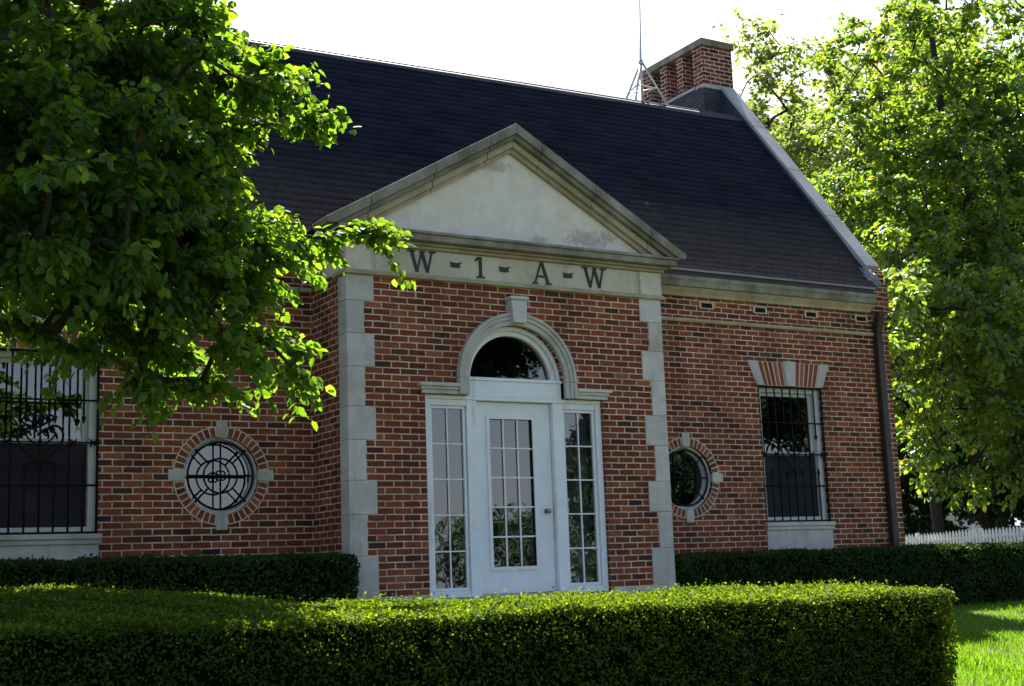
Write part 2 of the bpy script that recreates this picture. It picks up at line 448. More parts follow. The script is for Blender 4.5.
def link(name, me, mat, parent=None, bevel=0.0, smooth=False):
    o = bpy.data.objects.new(name, me)
    COL.objects.link(o)
    if mat: me.materials.append(MAT[mat] if isinstance(mat, str) else mat)
    if parent is not None: o.parent = parent
    if bevel:
        b = o.modifiers.new('bevel', 'BEVEL'); b.width = bevel; b.segments = 2; b.limit_method = 'ANGLE'; b.angle_limit = rad(40)
    if smooth:
        me.polygons.foreach_set('use_smooth', [True] * len(me.polygons))
    return o

def tag(o, label=None, cat=None, group=None, kind=None):
    if label: o['label'] = label
    if cat: o['category'] = cat
    if group: o['group'] = group
    if kind: o['kind'] = kind
    return o

def empty(name, loc=(0, 0, 0)):
    o = bpy.data.objects.new(name, None)
    o.empty_display_size = 0.3
    o.location = loc
    COL.objects.link(o)
    return o

class MB:
    def __init__(s): s.bm = bmesh.new()
    def box(s, x0, x1, y0, y1, z0, z1):
        v = [s.bm.verts.new(c) for c in ((x0, y0, z0), (x1, y0, z0), (x1, y1, z0), (x0, y1, z0), (x0, y0, z1), (x1, y0, z1), (x1, y1, z1), (x0, y1, z1))]
        for f in ((0, 3, 2, 1), (4, 5, 6, 7), (0, 1, 5, 4), (1, 2, 6, 5), (2, 3, 7, 6), (3, 0, 4, 7)):
            s.bm.faces.new([v[i] for i in f])
        return s
    def prism_xz(s, pts, y0, y1):
        """polygon in x,z extruded from y0 to y1"""
        a = [s.bm.verts.new((x, y0, z)) for x, z in pts]
        b = [s.bm.verts.new((x, y1, z)) for x, z in pts]
        n = len(pts)
        s.bm.faces.new(a); s.bm.faces.new(b[::-1])
        for i in range(n):
            s.bm.faces.new([a[i], b[i], b[(i + 1) % n], a[(i + 1) % n]])
        return s
    def prism_yz(s, pts, x0, x1):
        a = [s.bm.verts.new((x0, y, z)) for y, z in pts]
        b = [s.bm.verts.new((x1, y, z)) for y, z in pts]
        n = len(pts)
        s.bm.faces.new(a); s.bm.faces.new(b[::-1])
        for i in range(n):
            s.bm.faces.new([a[i], b[i], b[(i + 1) % n], a[(i + 1) % n]])
        return s
    def sector(s, cx, cz, r0, r1, a0, a1, y0, y1, seg=24):
        """ring sector in the x,z plane"""
        ring = []
        closed = abs(abs(a1 - a0) - 2 * math.pi) < 1e-6
        m = seg if closed else seg + 1
        for i in range(m):
            a = a0 + (a1 - a0) * i / seg
            ca, sa = math.cos(a), math.sin(a)
            ring.append([s.bm.verts.new((cx + r * ca, y, cz + r * sa)) for r, y in ((r0, y0), (r1, y0), (r1, y1), (r0, y1))])
        for i in range(seg):
            p, q = ring[i], ring[(i + 1) % m]
            for k in range(4):
                s.bm.faces.new([p[k], p[(k + 1) % 4], q[(k + 1) % 4], q[k]])
        if not closed:
            s.bm.faces.new(ring[0]); s.bm.faces.new(ring[-1][::-1])
        return s
    def pane(s, x0, x1, z0, z1, y):
        v = [s.bm.verts.new(c) for c in ((x0, y, z0), (x1, y, z0), (x1, y, z1), (x0, y, z1))]
        s.bm.faces.new(v)
        return s
    def disc(s, cx, cz, r, y, a0=0, a1=2 * math.pi, seg=48):
        closed = abs(abs(a1 - a0) - 2 * math.pi) < 1e-6
        v = [s.bm.verts.new((cx + r * math.cos(a0 + (a1 - a0) * i / seg), y, cz + r * math.sin(a0 + (a1 - a0) * i / seg))) for i in range(seg + (0 if closed else 1))]
        s.bm.faces.new(v)
        return s
    def tube(s, pts, r, sides=8, closed=False, taper=None):
        pts = [Vector(p) for p in pts]
        n = len(pts)
        rings = []
        up = Vector((0.13, 0.97, 0.2)).normalized()
        for i, p in enumerate(pts):
            if closed: t = pts[(i + 1) % n] - pts[i - 1]
            else: t = pts[min(i + 1, n - 1)] - pts[max(i - 1, 0)]
            t.normalize()
            a = t.cross(up)
            if a.length < 1e-4: a = t.cross(Vector((1, 0, 0)))
            a.normalize(); b = t.cross(a)
            rr = r if taper is None else taper[i]
            rings.append([s.bm.verts.new(p + rr * (math.cos(2 * math.pi * k / sides) * a + math.sin(2 * math.pi * k / sides) * b)) for k in range(sides)])
        for i in range(n if closed else n - 1):
            p, q = rings[i], rings[(i + 1) % n]
            for k in range(sides):
                s.bm.faces.new([p[k], p[(k + 1) % sides], q[(k + 1) % sides], q[k]])
        if not closed:
            s.bm.faces.new(rings[0][::-1]); s.bm.faces.new(rings[-1])
        return s
    def done(s, name, mat, parent=None, bevel=0.0, smooth=False):
        if name == 'pane':
            s.bm.normal_update()
            bmesh.ops.reverse_faces(s.bm, faces=[f for f in s.bm.faces if f.normal.y > 0])
        else:
            bmesh.ops.recalc_face_normals(s.bm, faces=s.bm.faces)
        me = bpy.data.meshes.new(name)
        s.bm.to_mesh(me); s.bm.free()
        box_uv(me)
        return link(name, me, mat, parent, bevel, smooth)

def circle_pts(cx, cz, r, n=48, rev=False):
    p = [(cx + r * math.cos(2 * math.pi * i / n), cz + r * math.sin(2 * math.pi * i / n)) for i in range(n)]
    return p[::-1] if rev else p

def rect_pts(x0, x1, z0, z1):
    return [(x0, z0), (x1, z0), (x1, z1), (x0, z1)]

def wall_xz(name, outer, holes, y0, y1, mat, parent, origin=None):
    """a wall in the x,z plane with openings cut through its full thickness"""
    cu = bpy.data.curves.new(name, 'CURVE')
    cu.dimensions = '2D'; cu.fill_mode = 'BOTH'
    for poly in [outer] + holes:
        sp = cu.splines.new('POLY'); sp.points.add(len(poly) - 1)
        for i, (x, z) in enumerate(poly): sp.points[i].co = (x, z, 0, 1)
        sp.use_cyclic_u = True
    cu.extrude = (y1 - y0) / 2
    t = bpy.data.objects.new('tmp', cu); COL.objects.link(t)
    me = bpy.data.meshes.new_from_object(t.evaluated_get(bpy.context.evaluated_depsgraph_get()))
    bpy.data.objects.remove(t)
    bpy.data.curves.remove(cu)
    ym = (y0 + y1) / 2
    me.transform(Matrix(((1, 0, 0, 0), (0, 0, -1, ym), (0, 1, 0, 0), (0, 0, 0, 1))))
    me.materials.clear(); me.name = name
    bm = bmesh.new(); bm.from_mesh(me)
    bmesh.ops.remove_doubles(bm, verts=bm.verts, dist=1e-5)
    bmesh.ops.recalc_face_normals(bm, faces=bm.faces)
    bm.to_mesh(me); bm.free()
    me.update()
    me.polygons.foreach_set('use_smooth', [False] * len(me.polygons))
    box_uv(me)
    return link(name, me, mat, parent)

def quads_mesh(name, verts, faces, mat, parent=None, smooth=False):
    """verts (n,3) float array, faces (m,k) int array"""
    me = bpy.data.meshes.new(name)
    k = faces.shape[1]
    me.vertices.add(len(verts)); me.vertices.foreach_set('co', verts.astype(np.float32).ravel())
    me.loops.add(faces.size); me.loops.foreach_set('vertex_index', faces.astype(np.int32).ravel())
    me.polygons.add(len(faces))
    me.polygons.foreach_set('loop_start', np.arange(0, faces.size, k, dtype=np.int32))
    if smooth: me.polygons.foreach_set('use_smooth', np.ones(len(faces), dtype=bool))
    me.update(calc_edges=True)
    return link(name, me, mat, parent)

def norm(a): return a / np.maximum(np.linalg.norm(a, axis=1, keepdims=True), 1e-9)

LEAF_OVATE = (np.array([(0, 0, 0), (.28, -.34, .07), (.68, -.27, .05), (1, 0, -.06), (.68, .27, .05), (.28, .34, .07)]),
              np.array([(0, 1, 2, 3), (0, 3, 4, 5)]))
LEAF_KITE = (np.array([(0, 0, 0), (.45, -.36, .06), (1, 0, -.03), (.45, .36, .06)]), np.array([(0, 1, 2), (0, 2, 3)]))
LEAF_LOBED = (np.array([(0, 0, 0), (.05, -.42, .06), (.42, -.26, .03), (.55, -.48, .08), (.66, -.2, .02), (1, 0, -.05),
                        (.66, .2, .02), (.55, .48, .08), (.42, .26, .03), (.05, .42, .06)]),
              np.array([(0, 1, 2, 2), (2, 3, 4, 4), (0, 2, 4, 5), (0, 5, 6, 8), (8, 6, 7, 7), (0, 8, 9, 9)]))

def leaves_mesh(name, pos, axis, nrm, size, mat, parent, shape=LEAF_OVATE):
    axis = norm(axis)
    side = norm(np.cross(nrm, axis))
    nn = np.cross(axis, side)
    T, F = shape
    if shape is LEAF_LOBED:      # triangles and quads kept as triangles
        tri = []
        for f in F:
            if f[2] == f[3]: tri.append(f[:3])
            else: tri += [(f[0], f[1], f[2]), (f[0], f[2], f[3])]
        F = np.array(tri)
    n, k = len(pos), len(T)
    V = pos[:, None, :] + size[:, None, None] * (T[None, :, 0:1] * axis[:, None, :] + T[None, :, 1:2] * side[:, None, :] + T[None, :, 2:3] * nn[:, None, :])
    FF = (np.arange(n)[:, None, None] * k + F[None]).reshape(-1, F.shape[1])
    return quads_mesh(name, V.reshape(-1, 3), FF, mat, parent)

def ground_z(x, y):
    x = np.asarray(x, float); y = np.asarray(y, float)
    z = np.where(y < 0, -0.45 + 0.075 * y, -0.45 + 0.014 * np.minimum(y, 40))
    z = np.where(y < -16, -1.65 + (y + 16) * 0.012, z)
    return z + 0.02 * np.sin(x * 0.9 + 1) * np.sin(y * 0.7)

# ------------------------------------------------------------------ ground
def build_lawn():
    xs = np.concatenate([np.linspace(-160, -20, 15), np.linspace(-18, 34, 66), np.linspace(40, 180, 15)])
    ys = np.concatenate([np.linspace(-150, -22, 14), np.linspace(-20, 40, 76), np.linspace(46, 220, 14)])
    X, Y = np.meshgrid(xs, ys)
    V = np.stack([X, Y, ground_z(X, Y)], -1).reshape(-1, 3)
    nx = len(xs)
    i = np.arange(len(ys) - 1)[:, None] * nx + np.arange(nx - 1)[None]
    F = np.stack([i, i + 1, i + 1 + nx, i + nx], -1).reshape(-1, 4)
    o = quads_mesh('lawn', V, F, 'lawn', smooth=True)
    tag(o, 'sloping green lawn in front of the brick building', 'lawn', kind='structure')
build_lawn()
def build_bounce_road():  # unseen strip added behind the camera so bounced light is less green
    xs = np.linspace(-150, 170, 65); ys = np.linspace(-30, -17.5, 8)
    X, Y = np.meshgrid(xs, ys)
    V = np.stack([X, Y, ground_z(X, Y) + .03], -1).reshape(-1, 3)
    i = np.arange(7)[:, None] * 65 + np.arange(64)[None]
    o = quads_mesh('bounce_road', V, np.stack([i, i + 1, i + 66, i + 65], -1).reshape(-1, 4), 'asphalt', smooth=True)
    tag(o, 'unseen grey asphalt strip added behind the camera for neutral bounced light', 'bounce_road', kind='structure')
build_bounce_road()

# ------------------------------------------------------------------ the building
C = 0.0685           # brick course
D = 0.95             # main wall stands this far behind the portico front
E = 6.684            # half length of the main block
B = empty('brick_building', (0, 0, 0))
tag(B, 'red brick station building with limestone trim, pediment and dark steep roof', 'building')

WX0, WX1, WZ0, WZ1 = 4.235, 5.345, 0.715, 2.50      # grilled windows, mirrored about x = 0
OX, OZ, OR = 2.993, 1.285, 0.40                     # round windows

# main front wall
holes = []
for s in (-1, 1):
    xa, xb = sorted((s * WX0, s * WX1))
    holes.append(rect_pts(xa, xb, WZ0, WZ1))
    holes.append(circle_pts(s * OX, OZ, OR))
holes.append(rect_pts(-1.72, 1.72, -0.3, 3.3))      # the hall behind the door runs through
main_wall = wall_xz('front_wall', rect_pts(-E, E, -0.7, 3.62), holes, D, D + 0.30, 'brick', B)
# portico front wall with the stepped door opening
SPZ, AR = 2.255, 0.605
door_hole = [(-1.12, -0.15), (1.12, -0.15), (1.12, 2.075), (AR, 2.075), (AR, SPZ)]
door_hole += [(AR * math.cos(a), SPZ + AR * math.sin(a)) for a in np.linspace(0, math.pi, 33)[1:-1]]
door_hole += [(-AR, SPZ), (-AR, 2.075), (-1.12, 2.075)]
portico = wall_xz('portico_wall', rect_pts(-1.992, 1.992, -0.7, 3.30), [door_hole], 0.0, 0.25, 'brick', B)
# the portico's two return walls
for s in (-1, 1):
    m = MB()
    xa, xb = sorted((s * 1.985, s * 1.735))
    m.box(xa, xb, 0.252, D - 0.002, -0.7, 3.30)
    m.done('return_wall', 'brick', portico)
# stone base under the portico front
for s in (-1, 1):
    m = MB(); m.box(*sorted((s * 1.14, s * 2.015)), -0.03, 0.2, -0.7, 0.0); m.done('stone_base', 'limestone', portico, 0.006)
m = MB(); m.box(-1.35, 1.35, -0.75, 0.16, -0.6, -0.045); m.done('door_step', 'limestone', portico, 0.01)
m = MB(); m.box(-1.55, 1.55, -1.1, -0.752, -0.75, -0.22); m.done('door_step', 'limestone', portico, 0.01)

# quoins : courses from the bottom, wide and narrow in turn
bands = [(0, 6, 1), (6, 12, 0), (12, 17, 1), (17, 23, 0), (23, 28, 1), (28, 34, 0), (34, 39, 1), (39, 44, 0), (44, 48, 1)]
for s in (-1, 1):
    # courses run wide, narrow, wide ... from the ground
    for a, b, wide in bands:
        wd = 0.31 if wide else 0.195
        m = MB()
        x0, x1 = sorted((s * 2.0, s * (2.0 - wd)))
        m.box(x0, x1, -0.012, 0.205, a * C + 0.0015, b * C - 0.0015)
        m.done('quoin', 'limestone', portico, 0.006)

# frieze, cornice and pediment
FZ = 48 * C           # 3.288
m = MB()
m.box(-1.69, 1.69, -0.030, 0.24, FZ + 0.048, 3.604)
frieze = m.done('frieze', 'frieze_stone', B, 0.003)
m = MB(); m.box(-2.03, 2.03, -0.052, 0.3, FZ, FZ + 0.046)
m.done('frieze_band', 'ochre_stone', frieze, 0.008)
for s in (-1, 1):
    m = MB(); m.box(*sorted((s * 1.694, s * 2.005)), -0.036, 0.24, FZ + 0.048, 3.604); m.done('corner_block', 'frieze_stone', frieze, 0.003)
    m = MB(); m.box(*sorted((s * 1.75, s * 2.0)), 0.242, D, FZ + 0.048, 3.604); m.done('frieze_return', 'frieze_stone', frieze)

# letters of the frieze, strokes as slabs raised 12 mm
def stroke(m, x0, z0, x1, z1, w, y0=-0.044, y1=-0.0285):
    """slanted stroke with horizontal cut ends"""
    m.prism_xz([(x0 - w / 2, z0), (x0 + w / 2, z0), (x1 + w / 2, z1), (x1 - w / 2, z1)], y0, y1)
def letter_W(cx):
    m = MB(); t, b = 3.590, 3.362
    y = -0.044
    for k, (xa, xb, w) in enumerate(((-0.122, -0.058, 0.034), (0.0, -0.058, 0.018), (0.0, 0.066, 0.034), (0.120, 0.066, 0.018))):
        stroke(m, cx + xb, b, cx + xa, t, w, y - 0.0004 * k, -0.0285)
    for x in (-0.125, 0.122): m.box(cx + x - 0.042, cx + x + 0.042, y - 0.002, -0.0285, t - 0.012, t + 0.003)
    m.box(cx - 0.025, cx + 0.035, y - 0.002, -0.0285, t - 0.012, t + 0.003)
    return m
def letter_A(cx):
    m = MB(); t, b = 3.598, 3.352
    stroke(m, cx - 0.088, b, cx - 0.004, t, 0.019); stroke(m, cx + 0.086, b, cx + 0.004, t, 0.035, -0.0446)
    m.box(cx - 0.058, cx + 0.055, -0.0435, -0.0285, 3.425, 3.447)
    m.box(cx - 0.125, cx - 0.05, -0.046, -0.0285, b - 0.003, b + 0.011); m.box(cx + 0.045, cx + 0.128, -0.046, -0.0285, b - 0.003, b + 0.011)
    return m
def letter_1(cx):
    m = MB(); t, b = 3.588, 3.360
    m.box(cx - 0.017, cx + 0.017, -0.044, -0.0285, b, t)
    m.prism_xz([(cx - 0.06, t - 0.055), (cx - 0.018, t - 0.03), (cx - 0.018, t), (cx - 0.03, t), (cx - 0.065, t - 0.035)], -0.0436, -0.0285)
    m.box(cx - 0.05, cx + 0.05, -0.046, -0.0285, b - 0.003, b + 0.012)
    return m
def letter_dash(cx):
    m = MB(); z = 3.474
    m.prism_xz([(cx - 0.062, z - 0.022), (cx - 0.005, z - 0.030), (cx + 0.062, z - 0.024), (cx + 0.05, z + 0.004), (cx + 0.086, z + 0.036), (cx + 0.01, z + 0.022), (cx - 0.066, z + 0.03), (cx - 0.05, z + 0.004)], -0.043, -0.0285)
    return m
for kind, x in (('W', -1.135), ('d', -0.735), ('1', -0.425), ('d', -0.13), ('A', 0.352), ('d', 0.70), ('W', 1.06)):
    fn = {'W': letter_W, 'd': letter_dash, '1': letter_1, 'A': letter_A}[kind]
    fn(x).done('letter' if kind in 'WA1' else 'dash', 'letter', frieze)

pc = MB()
pc.box(-2.03, 2.03, -0.075, D - 0.1, 3.606, 3.640)
pc.box(-2.06, 2.06, -0.11, D - 0.1, 3.641, 3.668)
bed = pc.done('pediment_bed_mould', 'ochre_stone', B, 0.01)
pc = MB()
pc.box(-2.125, 2.125, -0.20, D - 0.1, 3.670, 3.735)
pc.box(-2.15, 2.15, -0.225, D - 0.1, 3.736, 3.762)
corn = pc.done('pediment_cornice', 'weathered_stone', B, 0.006)
# flat flashing strip on top of the cornice
m = MB(); m.prism_yz([(-0.215, 3.764), (-0.215, 3.770), (0.0, 3.80), (0.0, 3.764)], -1.9, 1.9)
m.done('cornice_flashing', 'grey_stone', corn)
m = MB(); m.prism_xz([(-1.93, 3.765), (1.93, 3.765), (0, 4.865)], 0.0, 0.22)
tymp = m.done('tympanum', 'stucco', B)
# raking cornice, stone by stone with dark joints
SL = (5.12 - 3.82) / 2.28
def rake(y0, top0, th, xt, mat, name, foot):
    cuts = [0.0, 0.33, 1.02, 1.78, xt]
    m = MB()
    for s in (-1, 1):
        for a, b in zip(cuts[:-1], cuts[1:]):
            a2, b2 = a + (0.004 if a else 0), b - 0.004
            if b == xt:
                zb = foot
                xb = min((top0 - th - zb) / SL, xt)
                pts = [(a2, top0 - SL * a2), (xt, top0 - SL * xt)]
                if xb < xt:
                    pts += [(min(xt, xb + 0.09), zb), (xb, zb)]
                else: pts += [(xt, top0 - th - SL * xt)]
                pts += [(a2, top0 - th - SL * a2)]
            else:
                pts = [(a2, top0 - SL * a2), (b2, top0 - SL * b2), (b2, top0 - th - SL * b2), (a2, top0 - th - SL * a2)]
            m.prism_xz([(s * x, z) for x, z in pts], y0, 0.2)
    return m.done(name, mat, tymp, 0.004)
rake(-0.20, 5.12, 0.115, 2.28, 'weathered_stone', 'raking_cornice', 3.7645)
rake(-0.165, 5.0035, 0.055, 2.15, 'weathered_stone', 'raking_corona', 3.7655)
rake(-0.105, 4.947, 0.075, 2.02, 'ochre_stone', 'raking_bed_mould', 3.772)
rake(-0.055, 4.871, 0.05, 1.9, 'ochre_stone', 'raking_fillet', 3.782)

# roof over the portico
m = MB()
for s in (-1, 1):
    q = [(0, -0.15, 5.085), (s * 2.2, -0.15, 5.085 - SL * 2.2), (s * 2.2, 0.95, 5.085 - SL * 2.2), (0, 1.72, 5.085)]
    vs = [m.bm.verts.new(c) for c in q]; m.bm.faces.new(vs)
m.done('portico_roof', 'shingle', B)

# ---- door, sidelights, fanlight
m = MB()
Y0 = 0.045
for s in (-1, 1):
    x = sorted((s * 1.115, s * 1.045)); m.box(x[0], x[1], Y0, 0.16, -0.04, 2.03)
    x = sorted((s * 0.480, s * 0.605)); m.box(x[0], x[1], Y0 + 0.006, 0.19, -0.04, 2.03)
m.box(-1.115, 1.115, Y0 - 0.004, 0.165, 2.031, 2.072)
for s in (-1, 1):
    x = sorted((s * 0.607, s * 1.043)); m.box(x[0], x[1], Y0 + 0.01, 0.15, 1.965, 2.029); m.box(x[0], x[1], Y0 + 0.01, 0.15, -0.04, 0.03)
frame = m.done('door_frame', 'white_paint', B, 0.004)
m = MB(); m.box(-0.478, 0.478, 0.02, 0.2, -0.044, -0.022)
m.done('threshold', 'grey_stone', frame)
# door leaf: stiles and rails around the glass
LX, LZ0, LZ1, GX, GZ0, GZ1, GC = 0.474, -0.018, 2.024, 0.295, 0.235, 1.868, -0.032
m = MB()
m.box(-LX, GC - GX, 0.115, 0.160, LZ0, LZ1); m.box(GC + GX, LX, 0.115, 0.160, LZ0, LZ1)
m.box(GC - GX, GC + GX, 0.1155, 0.1595, LZ0, GZ0); m.box(GC - GX, GC + GX, 0.1155, 0.1595, GZ1, LZ1)
door = m.done('door', 'white_paint', B, 0.002)
m = MB()
g = 0.026
m.box(GC - GX - .012, GC - GX + g, 0.100, 0.1145, GZ0 - .012, GZ1 + .012); m.box(GC + GX - g, GC + GX + .012, 0.100, 0.1145, GZ0 - .012, GZ1 + .012)
m.box(GC - GX + g, GC + GX - g, 0.1005, 0.1145, GZ0 - .012, GZ0 + g); m.box(GC - GX + g, GC + GX - g, 0.1005, 0.1145, GZ1 - g, GZ1 + .012)
gw, gh = 2 * (GX - g), (GZ1 - GZ0 - 2 * g)
for i in (1, 2): x = GC - GX + g + gw * i / 3; m.box(x - .008, x + .008, 0.122, 0.136, GZ0, GZ1)
for i in range(1, 5): z = GZ0 + g + gh * i / 5; m.box(GC - GX, GC + GX, 0.1225, 0.1355, z - .008, z + .008)
m.done('glazing_bars', 'white_paint', door)
m = MB(); m.pane(GC - GX, GC + GX, GZ0, GZ1, 0.1405); m.done('pane', 'glass', door)
m = MB()
m.sector(0.385, 0.845, 0.0005, 0.028, 0, 2 * math.pi, 0.098, 0.1145, 24)
m.sector(0.385, 0.845, 0.0005, 0.011, 0, 2 * math.pi, 0.066, 0.098, 16)
m.done('handle_rose', 'knob', door, 0.003)
bm = bmesh.new(); bmesh.ops.create_uvsphere(bm, u_segments=20, v_segments=12, radius=0.028)
me = bpy.data.meshes.new('handle'); bm.to_mesh(me); bm.free(); me.transform(Matrix.Translation((0.385, 0.055, 0.845)) @ Matrix.Diagonal((1, .75, 1, 1)))
link('handle', me, 'knob', door, smooth=True)
for s in (-1, 1):
    x0, x1 = sorted((s * 0.612, s * 1.040))
    m = MB(); fr = 0.030
    m.box(x0, x0 + fr, 0.075, 0.12, 0.032, 1.963); m.box(x1 - fr, x1, 0.075, 0.12, 0.032, 1.963)
    m.box(x0 + fr, x1 - fr, 0.0755, 0.1195, 0.032, 0.032 + fr); m.box(x0 + fr, x1 - fr, 0.0755, 0.1195, 1.963 - fr, 1.963)
    xm = (x0 + x1) / 2
    m.box(xm - .0075, xm + .0075, 0.082, 0.098, 0.06, 1.94)
    for i in range(1, 5):
        z = 0.062 + (1.933 - 0.062) * i / 5; m.box(x0 + fr, x1 - fr, 0.0825, 0.0975, z - .0075, z + .0075)
    sl = m.done('sidelight', 'white_paint', B, 0.002)
    m = MB(); m.pane(x0 + .01, x1 - .01, 0.045, 1.95, 0.101); m.done('pane', 'glass', sl)
    # pleated curtain behind
    if s == 1:
        n = 90
        V, F = [], []
        for i in range(n + 1):
            x = x0 - 0.03 + (x1 - x0 + 0.06) * i / n
            y = 0.21 + 0.012 * math.sin(i * 0.9) + 0.005 * math.sin(i * 2.3)
            V += [(x, y, 0.02), (x, y, 2.0)]
        F = [(2 * i, 2 * i + 2, 2 * i + 3, 2 * i + 1) for i in range(n)]
        quads_mesh('curtain', np.array(V), np.array(F), 'curtain', sl)
# fanlight
m = MB()
m.box(-0.600, 0.600, 0.05, 0.20, 2.074, 2.246)
m.box(-0.603, 0.603, 0.035, 0.20, 2.247, 2.282)
m.sector(0, SPZ + 0.002, 0.512, 0.6035, 0.05, math.pi - 0.05, 0.12, 0.20, 40)
m.sector(0, SPZ + 0.002, 0.560, 0.6038, 0.05, math.pi - 0.05, 0.07, 0.1195, 40)
fan = m.done('fanlight', 'white_paint', B, 0.003)
m = MB(); m.disc(0, SPZ + 0.01, 0.530, 0.165, 0, math.pi, 40); m.done('pane', 'glass', fan)
# stone arch
m = MB()
m.sector(0, SPZ, AR, 0.66, 0, math.pi, -0.045, 0.06, 48)
m.sector(0, SPZ, 0.6605, 0.705, 0, math.pi, -0.060, 0.06, 48)
m.sector(0, SPZ, 0.7055, 0.74, 0, math.pi, -0.075, 0.06, 48)
for s in (-1, 1):
    for a, b, y in ((AR, 0.66, -.045), (0.6605, 0.705, -.06), (0.7055, 0.74, -.075)):
        x = sorted((s * a, s * b)); m.box(x[0], x[1], y, 0.06, 2.076, SPZ - 0.001)
arch = m.done('stone_arch', 'limestone', B, 0.006)
m = MB()
m.prism_xz([(-0.078, 2.875), (0.078, 2.875), (0.104, 3.128), (-0.104, 3.128)], -0.125, 0.04)
m.box(-0.116, 0.116, -0.145, 0.04, 3.129, 3.168)
m.done('keystone', 'limestone', arch, 0.008)
for s in (-1, 1):
    m = MB()
    for z0, z1, y, xe in ((2.076, 2.118, -.04, 1.165), (2.1185, 2.150, -.06, 1.18), (2.1505, 2.188, -.085, 1.205)):
        x = sorted((s * 0.742, s * xe)); m.box(x[0], x[1], y, 0.06, z0, z1)
    m.done('impost', 'limestone', arch, 0.006)

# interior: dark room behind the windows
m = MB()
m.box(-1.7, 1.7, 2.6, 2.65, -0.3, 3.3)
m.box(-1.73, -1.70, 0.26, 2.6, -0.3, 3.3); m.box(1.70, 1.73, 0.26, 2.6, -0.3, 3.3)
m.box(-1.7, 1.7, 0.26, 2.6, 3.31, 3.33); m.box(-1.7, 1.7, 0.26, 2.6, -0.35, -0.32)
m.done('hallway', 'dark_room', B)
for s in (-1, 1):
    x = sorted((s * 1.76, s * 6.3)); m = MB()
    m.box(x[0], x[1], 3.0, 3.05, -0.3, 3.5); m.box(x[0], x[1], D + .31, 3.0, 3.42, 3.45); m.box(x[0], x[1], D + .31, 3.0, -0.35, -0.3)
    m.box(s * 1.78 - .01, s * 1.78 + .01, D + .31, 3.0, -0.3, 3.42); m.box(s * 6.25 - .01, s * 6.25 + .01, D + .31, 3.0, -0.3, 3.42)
    m.done('room_wall', 'dark_room', B)

